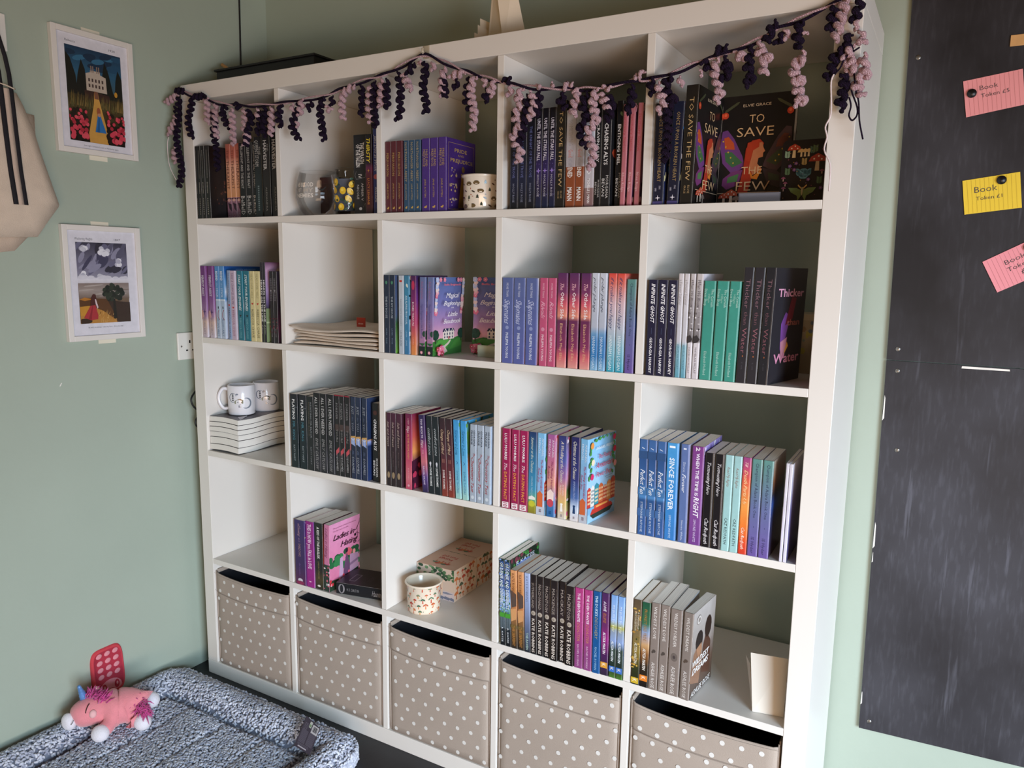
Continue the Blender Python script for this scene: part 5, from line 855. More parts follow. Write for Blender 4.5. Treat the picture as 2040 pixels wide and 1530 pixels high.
# ------------------------------------------------------------------ glasses, mugs
def lathe_thing(name, label, cat, loc, prof, m, part, group=None, n=48):
    t = thing(name, label, cat, loc, group=group); o = MB().lathe(prof, n).build(part, m, t, True); return t, o
t, o = lathe_thing('wine_glass', 'clear stemless wine glass with frosted lettering and a bat', 'glass', (.477, .068, ZS[0]+.0003), [(0, .0002), (.038, .0003), (.043, .003), (.056, .025), (.0635, .05), (.0625, .075), (.057, .1), (.0515, .12), (.0512, .1208), (.0508, .12)], 'glass', 'bowl')
m = MB(); 
def wrap(r, a0, z0, W, H, sgn=1):
    return lambda x, y, k: V(((r(z0+y*H)+k)*math.cos(a0+sgn*W*(x-.5)/r(z0+H/2)), (r(z0+y*H)+k)*math.sin(a0+sgn*W*(x-.5)/r(z0+H/2)), z0+y*H))
rg = lambda z: .0636-.9*(z-.055)**2*2.2
A = Art(m, .09, .045, fn=wrap(rg, math.radians(-68), .045, .09, .045), lift=.0004)
for i, (s, y) in enumerate((('THE BLOOD', .82), ('OF MY', .5), ('ENEMIES', .18))): A.text(s, -.1, .6, y, .24, '#d9d0c6' if i != 1 else '#b9b0a6', 'b'); A.k -= A.dz
A.poly([(.72, .6), (.8, .5), (.86, .42), (.93, .56), (1.02, .72), (.95, .7), (.9, .6), (.86, .58), (.82, .56)], '#15120f'); m.build('printed_motif', 'card', t)
t, o = lathe_thing('lemon_glass', 'clear can-shaped glass printed with lemons, left of the thick black book', 'glass', (.581, .066, ZS[0]+.0003), [(0, .0002), (.026, .0003), (.031, .004), (.034, .012), (.034, .098), (.031, .11), (.0305, .124), (.0301, .125), (.0298, .124)], 'glass', 'tumbler')
m = MB(); A = Art(m, .1, .086, fn=wrap(lambda z: .0342, math.radians(-75), .013, .1, .086), lift=.0003); r = random.Random(4)
A.rect(0, 0, 1, 1, '#6b7180')
for k in range(30): leaf(A, r.random(), r.random(), .012, .006, r.random()*6, r.choice(['#2f4a3a', '#3a5a48', '#284038'])); A.k -= A.dz
A.up()
for i, (x, y) in enumerate(((.15, .9), (.33, .86), (.28, .62), (.1, .5), (.55, .6), (.36, .36), (.2, .12), (.5, .1), (.7, .35), (.8, .8), (.9, .15), (.75, .58))):
    A.ell(x, y, .085, .115, '#e0b52c', 14, .5*((i % 3)-1)); A.ell(x-.015, y+.02, .04, .05, '#f0d058', 10); A.k -= 2*A.dz
m.build('lemon_print', 'gloss', t)
t = thing('small_box', 'dark maroon box standing behind the wine glass', 'box', (.4035, .15, ZS[0]+.0004)); MB().box((0, 0, 0), (.06, .06, .118), lin('#3a1f22')).build('carton_body', 'print', t); MB().box((-.0006, -.0006, .1), (.0606, .0606, .1186), lin('#472629')).build('lid', 'print', t)

def mushroom_mug(loc, label, base, motif, h, r0, group):
    t = thing('enamel_mug', label, 'mug', loc, group=group)
    b = lin(base); pr = [(0, .0003), (r0-.009, .0003), (r0-.003, .003), (r0, .012), (r0, h-.006), (r0+.004, h-.003), (r0+.0055, h), (r0+.004, h+.0025), (r0+.001, h+.0015), (r0-.0025, h-.004), (r0-.0025, .012), (r0-.007, .005), (0, .004)]
    m = MB(); m.lathe(pr, 56, (0, 0), b)
    A = Art(m, 2*PI*r0, h, fn=lambda x, y, k: V(((r0+k)*math.cos(-PI/2+2*PI*x), (r0+k)*math.sin(-PI/2+2*PI*x), y*h)), lift=.0003); motif(A)
    m.build('body', 'enamel', t, True)
    a = math.radians(126); hp = smooth_path([(r0*math.cos(a), r0*math.sin(a), h*.82), ((r0+.018)*math.cos(a), (r0+.018)*math.sin(a), h*.84), ((r0+.03)*math.cos(a), (r0+.03)*math.sin(a), h*.6), ((r0+.024)*math.cos(a), (r0+.024)*math.sin(a), h*.3), (r0*math.cos(a), r0*math.sin(a), h*.2)])
    MB().tube(hp, .004, 8, b).build('handle', 'enamel', t, True); return t
def mo_mush(A):
    r = random.Random(12); cs = ['#b8402e', '#c9713c', '#4f6f58', '#5d7a5c', '#c4603a', '#7d8a6a']
    for j in range(5):
        for i in range(12):
            x = (i+.5*(j % 2)+.4*r.random()-.2)/12; y = .04+.185*j+.05*r.random()
            if y < .84: mushroom(A, x, y, .008+.010*r.random(), r.choice(cs), r.choice(['#d98a58', '#c4604a', '#d9a56a'])); A.k -= 2*A.dz
    A.up(); speck(A, 40, ['#c4603a', '#5d7a5c', '#b8402e'], 3, 0, 1, .05, .85, .0012)
def mo_kettle(A):
    r = random.Random(5)
    for j in range(4):
        for i in range(13):
            x = (i+.5*(j % 2)+.2*r.random())/13; y = .12+.21*j+.03*r.random(); q = (i+j) % 3
            if q == 0: A.ell(x, y, .03, .055, '#6e5a3c', 12); A.ell(x, y+.05, .02, .012, '#4a3c28', 8); A.k -= 2*A.dz
            elif q == 1: A.polys([[(x-.014, y), (x+.014, y), (x, y+.08)], [(x-.012, y+.04), (x+.012, y+.04), (x, y+.11)]], '#2f3a2e'); A.k -= A.dz
            else: A.ell(x, y, .012, .035, r.choice(['#5a3a26', '#8a4a2c', '#3a2f26']), 8, .4); A.k -= A.dz
    A.up(); speck(A, 26, ['#b0583a', '#6a4a30'], 3, 0, 1, .05, .9, .0016)
mushroom_mug((1.018, .058, ZS[0]+.0003), 'cream enamel mug printed with kettles and pine trees', '#e3d6c4', mo_kettle, .083, .044, 'printed mugs')
mushroom_mug((.839, .06, ZS[3]+.0003), 'cream enamel mug printed with red and green mushrooms', '#ecdcc6', mo_mush, .083, .0462, 'printed mugs')

def china_mug(loc, label, rot):
    t = thing('china_mug', label, 'mug', loc, (0, 0, rot), 'white house mugs on the book stack'); r0, h = .041, .094; wh = lin('#e6e4e8')
    m = MB(); m.lathe([(0, .002), (r0-.006, .002), (r0-.005, .0003), (r0-.002, .001), (r0, .004), (r0, h-.002), (r0-.0015, h), (r0-.0035, h-.001), (r0-.004, .01), (r0-.008, .006), (0, .005)], 56, (0, 0), wh)
    A = Art(m, 2*PI*r0, h, fn=lambda x, y, k: V(((r0+k)*math.cos(-PI/2+2*PI*(x-.5)), (r0+k)*math.sin(-PI/2+2*PI*(x-.5)), y*h)), lift=.0003)
    g, d = '#7d8592', '#2c2e34'; sc = .094/(2*PI*r0)
    def arc(cx, cy, rr, a0, a1, w0, w1, c):
        n = 18; L = [math.radians(a0+(a1-a0)*k/n) for k in range(n+1)]; ws = [w0+(w1-w0)*math.sin(PI*k/n) for k in range(n+1)]
        for k in range(n):
            A._p([(cx+(rr+s*w_)*math.cos(a)*sc, cy+(rr+s*w_)*math.sin(a)) for a, w_, s in ((L[k], ws[k], 1), (L[k+1], ws[k+1], 1), (L[k+1], ws[k+1], -1), (L[k], ws[k], -1))], [(0, 1, 2, 3)], c)
        A.up()
    cx = .5
    arc(cx-.075, .6, .15, 60, 290, .006, .018, g); A.ell(cx-.025, .72, .014, .03, g, 10); arc(cx-.03, .7, .035, 0, 270, .006, .008, g)
    arc(cx+.075, .42, .17, -120, 110, .006, .03, g); A.ell(cx+.0, .3, .012, .028, g, 10); arc(cx+.01, .33, .045, 60, 320, .006, .008, g)
    A.poly([(cx-.055, .4), (cx-.055, .5), (cx-.01, .56), (cx+.045, .52), (cx+.045, .41)], '#8d8f78'); A.poly([(cx-.02, .56), (cx+.01, .58), (cx+.055, .515), (cx+.03, .505)], d); A.rect(cx+.02, .43, cx+.03, .47, d); A.rect(cx-.02, .44, cx-.012, .47, d)
    for k in range(4): A.rect(cx-.085, .5+.06*k, cx-.065, .535+.06*k, d)
    m.build('body', 'enamel', t, True)
    hp = smooth_path([(-r0+.001, 0, h*.84), (-r0-.014, 0, h*.86), (-r0-.026, 0, h*.66), (-r0-.026, 0, h*.42), (-r0-.014, 0, h*.2), (-r0+.001, 0, h*.2)])
    MB().tube(hp, .0052, 10, wh).build('handle', 'enamel', t, True); return t
# stack of books lying with page edges out, then the mugs
zt = ZS[2]+.0006
hs = [.0185, .022, .0165, .0155, .0145, .0165]
for i, hh in enumerate(hs):
    t = thing('paperback', 'cream-edged paperback lying in the mug stack, '+('bottom of six', 'second from bottom', 'third from bottom', 'fourth from bottom', 'fifth from bottom', 'topmost under the mugs')[i], 'book', (.0475+.0008*(i % 2), .009+.0012*(i % 3), zt), group='stack of paperbacks under the mugs')
    nx, ny = 12, 14; Wd, Dp = .128, .198
    def zz(x, y): return .0035*math.sin(PI*x*1.0)*(1-.5*y)-.0035*x*(1-y)*0+.0026-.0025*math.sin(2*PI*y)*x
    def block(x0, x1, y0, y1, a, b, name, mt, col=(1, 1, 1)):
        m = MB(); vs_ = []; fs = []
        for s in (a, b):
            for j in range(ny+1):
                for k in range(nx+1):
                    x = x0+(x1-x0)*k/nx; y = y0+(y1-y0)*j/ny; vs_.append((x, y, s+zz(x/Wd, y/Dp)*.9))
        n1 = (nx+1)*(ny+1)
        for j in range(ny):
            for k in range(nx): q = j*(nx+1)+k; fs += [(q+n1, q+n1+1, q+n1+nx+2, q+n1+nx+1), (q, q+nx+1, q+nx+2, q+1)]
        for k in range(nx): fs += [(k, k+1, n1+k+1, n1+k), (ny*(nx+1)+k, n1+ny*(nx+1)+k, n1+ny*(nx+1)+k+1, ny*(nx+1)+k+1)]
        for j in range(ny): q = j*(nx+1); fs += [(q, n1+q, n1+q+nx+1, q+nx+1), (q+nx, q+2*nx+1, n1+q+2*nx+1, n1+q+nx)]
        m.add(vs_, fs, col); return m.build(name, mt, t, False)
    pg = block(.0006, Wd, 0, Dp, .0007, hh-.0007, 'page_block', 'page'); dk = lin('#3b3036')
    block(0, Wd, 0, Dp, 0, .0006, 'cover', 'gloss', dk); block(0, Wd, 0, Dp, hh-.0006, hh, 'cover', 'gloss', dk); 
    zt += hh+.0004
t = tag(MB().add([(.118, .016, zt+.0012), (.176, .018, zt+.0012), (.15, .07, zt+.0045), (.118, .016, zt+.0004), (.176, .018, zt+.0004), (.15, .07, zt+.0037)], [(0, 1, 2), (5, 4, 3), (0, 3, 4, 1), (1, 4, 5, 2), (2, 5, 3, 0)], lin('#dcdae4')).build('paper_slip', 'card'), 'white paper corner poking out beneath the front china mug', 'paper')
china_mug((.106, .088, zt+.004), 'front white china mug with house and curled S motif', math.radians(40))
china_mug((.118, .178, zt+.0035), 'rear white china mug with house motif, partly hidden', math.radians(48))

# mushroom cartons
for i, (y0, lab) in enumerate(((.137, 'front cream carton with printed mushrooms behind the mushroom mug'), (.2555, 'rear cream mushroom carton against the back of its cubby'))):
    t = thing('gift_carton', lab, 'box', (.7575, y0, ZS[3]+.0005), group='mushroom mug cartons'); bw, bd, bh = .13, .115, .094
    m = MB(); m.box((0, 0, 0), (bw, bd, bh-.001), lin('#dcc4ac'))
    A = Art(m, bd, bh, O=(bw, 0, 0), U=(0, 1, 0), Vv=(0, 0, 1), N=(1, 0, 0)); r = random.Random(20+i)
    for j in range(4):
        for k in range(5): mushroom(A, (k+.5*(j % 2)+.4*r.random())/5.5+.03, .03+.235*j+.05*r.random(), .012+.011*r.random(), r.choice(['#b8503a', '#c9713c', '#4f5f48', '#6a6a4c', '#b84a34']), r.choice(['#c9754a', '#a8603c'])); A.k -= 2*A.dz
    A = Art(m, bw, bh, O=(0, 0, 0), U=(1, 0, 0), Vv=(0, 0, 1), N=(0, -1, 0))
    A.rect(0, 0, 1, .3, '#c9bcbc'); A.polys([[(.55+.16*k, .05), (.7+.16*k, .02), (.75+.16*k, .1), (.6+.16*k, .13)] for k in range(3)], '#6f7486'); A.polys([[(.6, .22), (.82, .2), (.98, .24), (.8, .27)]], '#7f8494'); A.rect(0, .3, 1, 1, '#cdb9a8')
    for k in range(40): A.ell(r.random(), .66+.34*r.random(), .05, .05, r.choice(['#3a5a3c', '#4c7048', '#2c452f', '#6a8a60']), 8, up=False)
    A.up(); A.poly([(.2, .12), (.2, .62), (.72, .6), (.7, .14)], '#dcc0a6'); A.poly([(.17, .62), (.2, .68), (.76, .64), (.78, .58)], '#e2c9b2')
    for k in range(10): mushroom(A, .24+.045*k, .18+.3*((k*.37) % 1), .009, '#b8503a', '#c9754a'); A.k -= 2*A.dz
    m.build('carton_body', 'card', t)
    m = MB(); m.box((-.0006, -.0006, bh-.001), (bw+.0006, bd+.0004, bh), lin('#c9a48c')); A = Art(m, bw, bd, O=(bw, bd, bh), U=(-1, 0, 0), Vv=(0, -1, 0), N=(0, 0, 1))
    A.text('Fun', .32, .52, .32, .12, '#b0483c', 'b'); A.text('guy', .56, .74, .32, .1, '#b0483c', 'b'); A.text('Fungi', .36, .72, .48, .11, '#b0483c', 'b')
    for k in range(5): mushroom(A, .34+.08*k, .62+.05*(k % 2), .018, ('#b8503a', '#5f6f54', '#c9713c', '#b8503a', '#6f7f64')[k], '#b86a4a'); A.k -= 2*A.dz
    m.build('lid', 'card', t)

# black book lying flat, fourth row second cubby
o = make_book('black paperback lying flat in front of the pink one, fourth row second cubby', .034, .174, .112, dict(bg='#1d1d20', cover=[(0, '#2a2528'), (1, '#352e31')], txt=[('H. D. CARLTON', .2, .42, .26, '#8d8a8c'), ('Haunting', .66, .86, .5, '#9c989a', .5, 's')], art=lambda A: (A.ell(.1, .5, .06, .42, '#8a8588', 14), A.ell(.1, .5, .03, .36, '#26262a', 10)), cart=lambda A: (A.rect(.2, .72, .62, .84, '#8a8488'), A.rect(.23, .735, .59, .825, '#2c272a'), A.text('ADELINE', .3, .6, .5, .08, '#4c4448'))), 'paperbacks in the fourth row second cubby')
o.matrix_world = Matrix.Translation((.564, .010, ZS[3]+.0005)) @ Matrix.Rotation(math.radians(12), 4, 'Z') @ Matrix(((0, 0, -1, .174), (0, 1, 0, 0), (1, 0, 0, 0), (0, 0, 0, 1)))

# folded canvas bags, second row second cubby
zb = ZS[1]+.0006
for i in range(5):
    t = thing('folded_bag', 'cream folded canvas bag in the flat pile, '+('bottom one', 'second from bottom', 'middle one', 'second from top', 'top one with a red tab')[i], 'bag', (.4145+(.004, .0, .006, .002, -.002)[i], .012+.004*(i % 2), zb), group='folded canvas bags')
    hh = .0082; nx, ny = 30, 20; vs_ = []; fs = []; WX, DY = .310, .30
    def lift(x, y): return (.0035*math.sin(7*x+i*.5)*(1-y)+.003*math.sin(9*y+2*x)+.008*max(0, x-.45)*math.sin(PI*y)+(.026*math.exp(-((x-.75)/.2)**2)*y if i == 4 else 0)+(.010*max(0, .12-x)/.12*(i == 4)))
    for s in (0, 1):
        for j in range(ny+1):
            for k in range(nx+1):
                x, y = k/nx, j/ny; e = min(1, min(x, 1-x, y, 1-y)/.03)**.5
                vs_.append((x*WX-.006*math.sin(5*y), y*DY+.022*(1-x)*(1-y)*0+.010*math.sin(4*x+i)*(1-y), .0045+(1 if s else -1)*hh/2*(.25+.75*e)*.9+(lift(x, y)+.0075)*(.12+.22*i)*.8))
    n1 = (nx+1)*(ny+1)
    for j in range(ny):
        for k in range(nx): q = j*(nx+1)+k; fs += [(q+n1, q+n1+1, q+n1+nx+2, q+n1+nx+1), (q, q+nx+1, q+nx+2, q+1)]
    for k in range(nx): fs += [(k, k+1, n1+k+1, n1+k), (ny*(nx+1)+k, n1+ny*(nx+1)+k, n1+ny*(nx+1)+k+1, ny*(nx+1)+k+1)]
    for j in range(ny): q = j*(nx+1); fs += [(q, n1+q, n1+q+nx+1, q+nx+1), (q+nx, q+2*nx+1, n1+q+2*nx+1, n1+q+nx)]
    MB().add(vs_, fs, lin('#e0d2c2')).build('folded_cloth', 'canvas', t, True)
    if i == 4:
        m = MB(); m.box((.13, .128, .016), (.162, .1295, .043), lin('#b8402c')); A = Art(m, .032, .027, O=(.13, .128, .016), U=(1, 0, 0), Vv=(0, 0, 1), N=(0, -1, 0)); dashes(A, .35, .2, .8, 5, '#e8c0b0', .15); m.build('red_tab', 'canvas', t)
        MB().tube(smooth_path([(.2, .26, .05), (.25, .24, .056), (.29, .25, .052), (.3, .27, .045)]), .006, 8, lin('#e0c4b4')).build('strap', 'canvas', t, True)
    zb += .0080

# blank folded card in the fourth row fifth cubby
t = thing('folded_card', 'blank white folded card standing in the fourth row fifth cubby', 'card', (1.734, .03, ZS[3]+.0005))
MB().add([(0, 0, 0), (.062, .012, 0), (.062, .022, .128), (-.014, .016, .124), (0, .0008, 0), (.062, .0128, 0), (.062, .0228, .128), (-.014, .0168, .124)], [(0, 1, 2, 3), (7, 6, 5, 4), (0, 4, 5, 1), (1, 5, 6, 2), (2, 6, 7, 3), (3, 7, 4, 0)], lin('#d9d2c6')).build('front_leaf', 'card', t)
MB().add([(0, .001, 0), (-.008, .05, 0), (-.03, .05, .098), (-.0145, .0172, .098), (.0006, .0018, 0), (-.0074, .0506, 0), (-.0294, .0506, .098), (-.0139, .018, .098)], [(0, 1, 2, 3), (7, 6, 5, 4), (0, 4, 5, 1), (1, 5, 6, 2), (2, 6, 7, 3), (3, 7, 4, 0)], lin('#d9d2c6')).build('back_leaf', 'card', t)

# ------------------------------------------------------------------ on top of the shelving
t = thing('plastic_tray', 'black plastic tray on top of the shelving at its left end', 'tray', (.015, .12, H_+.0005))
tw, td, th = .405, .255, .068; m = MB()
for (a, b) in (((0, 0), (tw, .004)), ((0, td-.004), (tw, td)), ((0, .004), (.004, td-.004)), ((tw-.004, .004), (tw, td-.004))): m.box((a[0], a[1], 0), (b[0], b[1], th))
m.box((.004, .004, 0), (tw-.004, td-.004, .004)); bevel(m.build('tray_body', 'black', t), .0012)
m = MB()
for a, b in (((-.006, -.006), (tw+.006, 0)), ((-.006, td), (tw+.006, td+.006)), ((-.006, 0), (0, td)), ((tw, 0), (tw+.006, td))): m.box((a[0], a[1], th-.006), (b[0], b[1], th))
bevel(m.build('rim', 'black', t), .001)
m = MB(); A = Art(m, .02, .02, O=(.12, -.0002, .02), U=(1, 0, 0), Vv=(0, 0, 1), N=(0, -1, 0)); speck(A, 8, ['#7a3a2c', '#a87a4c', '#3a2a26'], 3, .1, .9, .1, .9, .004); m.build('sticker', 'print', t)
t = tag(MB().tube([(-.014, .165, H_+.098), (.03, .18, H_+.067), (.07, .2, H_+.037), (.105, .22, H_+.012)], .0052, 8).build('wooden_stick', 'wood', None, True), 'peach wooden stick leaning out of the black tray', 'stick')
t = thing('paper_sculpture', 'cream folded paper A-frame standing on top of the shelving', 'paper craft', (0, 0, H_+.0005))
def leafp(name, q, th=.0012):
    q = [V(p) for p in q]; n = (q[1]-q[0]).cross(q[2]-q[0]).normalized()*th
    MB().add(q+[p+n for p in q], [(3, 2, 1, 0), (4, 5, 6, 7), (0, 1, 5, 4), (1, 2, 6, 5), (2, 3, 7, 6), (3, 0, 4, 7)]).build(name, 'papercraft', t)
leafp('left_panel', [(.986, .13, 0), (1.052, .10, 0), (1.036, .112, .165), (1.010, .118, .165)])
leafp('right_panel', [(1.050, .10, 0), (1.104, .125, 0), (1.066, .115, .165), (1.022, .104, .165)])
leafp('top_fold', [(1.012, .117, .16), (1.066, .116, .16), (1.058, .117, .2), (1.018, .117, .2)])
for k, (a, b, h) in enumerate(((.948, 1.0, .055), (.954, 1.0, .074), (.957, 1.01, .09))): leafp('loose_sheet', [(a, .13+.006*k, 0), (b, .14+.006*k, 0), (b, .14+.006*k, h-.026), (a, .13+.006*k, h)], .0008)
t = thing('adhesive_hook', 'clear adhesive hook holding the garland up at the shelf top edge', 'hook', (.899, -.0006, 1.842))
bevel(MB().box((-.008, -.003, -.016), (.008, 0, .014)).build('back_plate', 'clip', t), .002); MB().tube(smooth_path([(0, -.003, -.004), (0, -.010, -.008), (0, -.018, -.004), (0, -.018, .004)]), .003, 8).build('hook_arm', 'clip', t, True)
# ------------------------------------------------------------------ crocheted garland (x, z in mm, hanging just in front of the shelf edge)
TENDRILS = """
d 79,1817 66,1778 54,1745 67,1698
d 72,1812 125,1813
p 141,1807 139,1784 139,1733
p 171,1790 169,1753 164,1724 171,1693
d 157,1770 166,1737 157,1712 161,1687 166,1653 169,1603
d 221,1777 198,1761 209,1737 223,1716
p 239,1769 240,1731 241,1702 241,1667
d 246,1781 272,1766
p 285,1765 289,1735 284,1707 295,1686 280,1665
d 296,1760 316,1733 296,1700 291,1662
p 341,1760 342,1731
d 364,1764 369,1736 358,1702 366,1685
p 393,1760 391,1721 387,1684
d 349,1754 348,1722 334,1691
d 13,1825 8,1766 -2,1731 -8,1699 0,1663 8,1637 9,1600 -11,1563
p 16,1827 -12,1817 -44,1807
d -3,1838 41,1835
d -5,1797 -4,1780
p -8,1776 -5,1754 -29,1733 -41,1714
p -12,1682 -18,1656 -13,1634
d 437,1762 421,1732 432,1701
d 492,1765 493,1743 468,1709 475,1686 494,1665
p 510,1770 505,1747 497,1726
p 474,1761 475,1736
p 483,1713 492,1699
d 545,1763 528,1737
d 586,1767 570,1733 577,1695 583,1657
p 589,1742 611,1730
d 612,1767 608,1743
p 692,1783 653,1768 644,1735 651,1703
d 710,1783 713,1750 708,1708
p 738,1783 733,1735 736,1691
d 752,1789 748,1751 750,1713 753,1676
p 776,1792 772,1757 768,1724
d 792,1790 789,1753 791,1717
d 826,1802 833,1751 828,1729 833,1715 820,1687
p 834,1796 852,1777 863,1754
d 878,1816 852,1791
p 897,1820 886,1812
d 902,1818 906,1788 899,1756 909,1716 902,1698
p 927,1813 929,1791
d 955,1788 965,1728
p 965,1798 955,1769 955,1731
p 1019,1778 992,1777 975,1770
d 999,1767 989,1744
d 1029,1769 1026,1738 1023,1717 1036,1694
p 1052,1767 1036,1748 1039,1715 1046,1688 1040,1646
p 1068,1763 1072,1744
d 1078,1738 1075,1707
p 1101,1754 1088,1737 1088,1719
d 1117,1750 1142,1750
p 1142,1739 1133,1714
p 1175,1729 1159,1712 1168,1697 1154,1670 1166,1650 1149,1627 1158,1607 1169,1597 1161,1569
d 1184,1715 1179,1677 1174,1645 1166,1609
p 1187,1721 1201,1699 1196,1676 1189,1660
d 1212,1721 1209,1693 1205,1666
p 1203,1730 1218,1728
p 1239,1735 1248,1725
p 1295,1727 1271,1718
d 1274,1713 1264,1691 1280,1678
p 1290,1711 1306,1703 1296,1681 1298,1658
d 1329,1707 1317,1679 1328,1651 1311,1630 1327,1592
p 1349,1712 1340,1682 1346,1663 1349,1643 1331,1624 1340,1602 1346,1582 1337,1545
p 1352,1701 1368,1684 1378,1663
p 1382,1709 1362,1709
d 1372,1697 1383,1673 1374,1641
p 1432,1732 1435,1720
p 1453,1734 1439,1727
d 1426,1711 1427,1685 1418,1653
d 1469,1719 1468,1703 1470,1684
p 1482,1711 1486,1687 1497,1671 1484,1648
d 1514,1722 1499,1707 1502,1685 1517,1669 1502,1654 1506,1608 1502,1552
p 1524,1717 1529,1697
d 1563,1739 1578,1731 1586,1719
p 1564,1722 1572,1714
d 1619,1762 1592,1750
d 1618,1743 1611,1732 1623,1717 1616,1705 1604,1696
p 1600,1742 1594,1718 1601,1693 1607,1675 1601,1658
p 1628,1747 1645,1740 1640,1730
d 1663,1758 1659,1735 1657,1717 1665,1700 1654,1683
p 1678,1765 1676,1745 1694,1734 1683,1722 1691,1701
d 1705,1796 1695,1776 1691,1757
d 1720,1774 1705,1753
p 1720,1778 1726,1759
d 1751,1790 1743,1765 1749,1739
p 1762,1764 1752,1765
p 1753,1736 1756,1720 1743,1714 1741,1696 1756,1686 1743,1679 1753,1663 1760,1648 1746,1641
d 1802,1810 1800,1788 1798,1761
p 1820,1823 1819,1798 1814,1775 1808,1745
d 1843,1816 1841,1792 1833,1772
p 1845,1777 1837,1762
d 1836,1754 1824,1745 1831,1733 1810,1719 1808,1703 1799,1680
p 1848,1759 1852,1743 1857,1733
p 1840,1738 1828,1717 1823,1711
p 1842,1719 1833,1707 1846,1699 1831,1688
p 1858,1720 1859,1697 1863,1683 1852,1676 1849,1663 1862,1646
d 1822,1690 1829,1675 1829,1655 1825,1639 1831,1626
"""
CORD= [(-3, 1838), (24, 1836), (73, 1817), (127, 1804), (184, 1787), (252, 1776), (312, 1769), (399, 1765), (494, 1766), (586, 1769), (649, 1782), (721, 1793), (778, 1800), (834, 1814), (899, 1831), (958, 1808), (1012, 1784), (1059, 1766), (1110, 1749), (1161, 1736), (1217, 1724), (1284, 1717), (1323, 1712), (1374, 1712), (1435, 1720), (1447, 1716), (1506, 1723), (1563, 1739), (1626, 1751), (1678, 1767), (1703, 1780), (1750, 1793), (1808, 1812), (1828, 1817)]
S1= [(-35, 1709), (-43, 1686), (-38, 1628), (-10, 1583)]
S2= [(1850, 1729), (1829, 1715), (1820, 1697), (1811, 1688)]
S3= [(1811, 1688), (1807, 1674), (1810, 1638), (1810, 1616), (1803, 1598), (1807, 1580), (1804, 1558), (1816, 1530), (1817, 1484)]
S4= [(1837, 1674), (1843, 1654), (1853, 1629), (1854, 1614), (1847, 1606), (1841, 1615), (1843, 1631), (1839, 1646)]
S5= [(1844, 1686), (1849, 1657), (1855, 1637), (1859, 1604), (1867, 1572)]
gar = thing('crochet_garland', 'crocheted garland of dark purple and pink curls draped along the shelf top', 'garland', (.9, -.014, 1.8))
def gp(p, dy=0): return V((p[0]*.001-.9, dy, p[1]*.001-1.8))
def tendril(pts, r, rt, seed):
    rd = random.Random(seed); P = smooth_path(pts, 10); L = [0]
    for a, b in zip(P, P[1:]): L.append(L[-1]+(b-a).length)
    tot = L[-1]; out = []; rad = []; pitch = .0165; n = max(8, int(tot/pitch*12)); ph = rd.random()*6; j = 0
    for i in range(n+1):
        s = tot*i/n
        while j < len(L)-2 and L[j+1] < s: j += 1
        f = (s-L[j])/max(L[j+1]-L[j], 1e-6); p = P[j].lerp(P[j+1], f)
        t = (P[j+1]-P[j]).normalized(); a = t.cross(V((0, 1, 0))).normalized(); b = a.cross(t)
        g = min(1, s/.02+.35)*(1 if s < tot-.006 else .75); q = ph+2*PI*s/pitch
        out.append(p+(a*math.cos(q)+b*math.sin(q)*.9)*r*g); rad.append(rt*g*(1+.22*math.sin(q*3.1+ph)))
    return out, rad
for i, ln in enumerate(TENDRILS.strip().split('\n')):
    c, *ps = ln.split(); pts = [tuple(map(int, p.split(','))) for p in ps]; rd = random.Random(i)
    dy = -.004*rd.random()-.002
    o_, r_ = tendril([gp(p, dy) for p in pts], .0057, .0056, i)
    o = MB().tube(o_, r_, 8).build('tendril', 'yd' if c == 'd' else 'yk', gar, True); o['label'] = 'dark purple curl' if c == 'd' else 'pink curl'
cp = smooth_path([gp(p) for p in CORD], 8)
for ph, nm, r, z in ((0, 'yd', .0030, 0), (PI, 'yk', .0022, .0015)):
    MB().tube([p+V((0, .003*math.cos(i*.35+ph), .0032*math.sin(i*.35+ph)+z)) for i, p in enumerate(cp)], r, 7).build('cord', nm, gar, True)
for S_, nm in ((S1, 'pale'), (S2, 'yd'), (S3, 'pale'), (S4, 'yd'), (S5, 'yd')):
    MB().tube(smooth_path([gp(p, -.008) for p in S_]), .0011 if nm == 'pale' and S_ is S1 else .0016, 6).build('loose_string', nm, gar, True)
# ------------------------------------------------------------------ fleece mat on the floor
MX0, MX1, MY0, MY1 = -.058, .745, -1.25, -.075
mat_t = thing('pet_mat', 'grey fleece pet mat with padded border on the floor in the corner', 'mat', (0, 0, .0005))
def mat_h(x, y):
    dx = np.minimum(x-MX0, MX1-x); dy = np.minimum(y-MY0, MY1-y); R = .07
    d = np.where((dx < R) & (dy < R), R-np.hypot(R-dx, R-dy), np.minimum(dx, dy))
    d = np.clip(d, 0, 1); bw = .105
    hb = .014+.048*np.sqrt(np.clip(1-((d-bw/2)/(bw/2))**2, 0, 1))
    seam = np.abs(((x-.02)/.155) % 1-.5); hi = .034-.006*np.exp(-((seam-.5)/.05)**2)*1.0
    hi = hi*np.clip((d-bw)/.03, .45, 1)
    h = np.where(d < bw, hb, np.maximum(hi, .012)); return h+.003*np.sin(x*23+y*17)*np.clip(d/.05, 0, 1), d
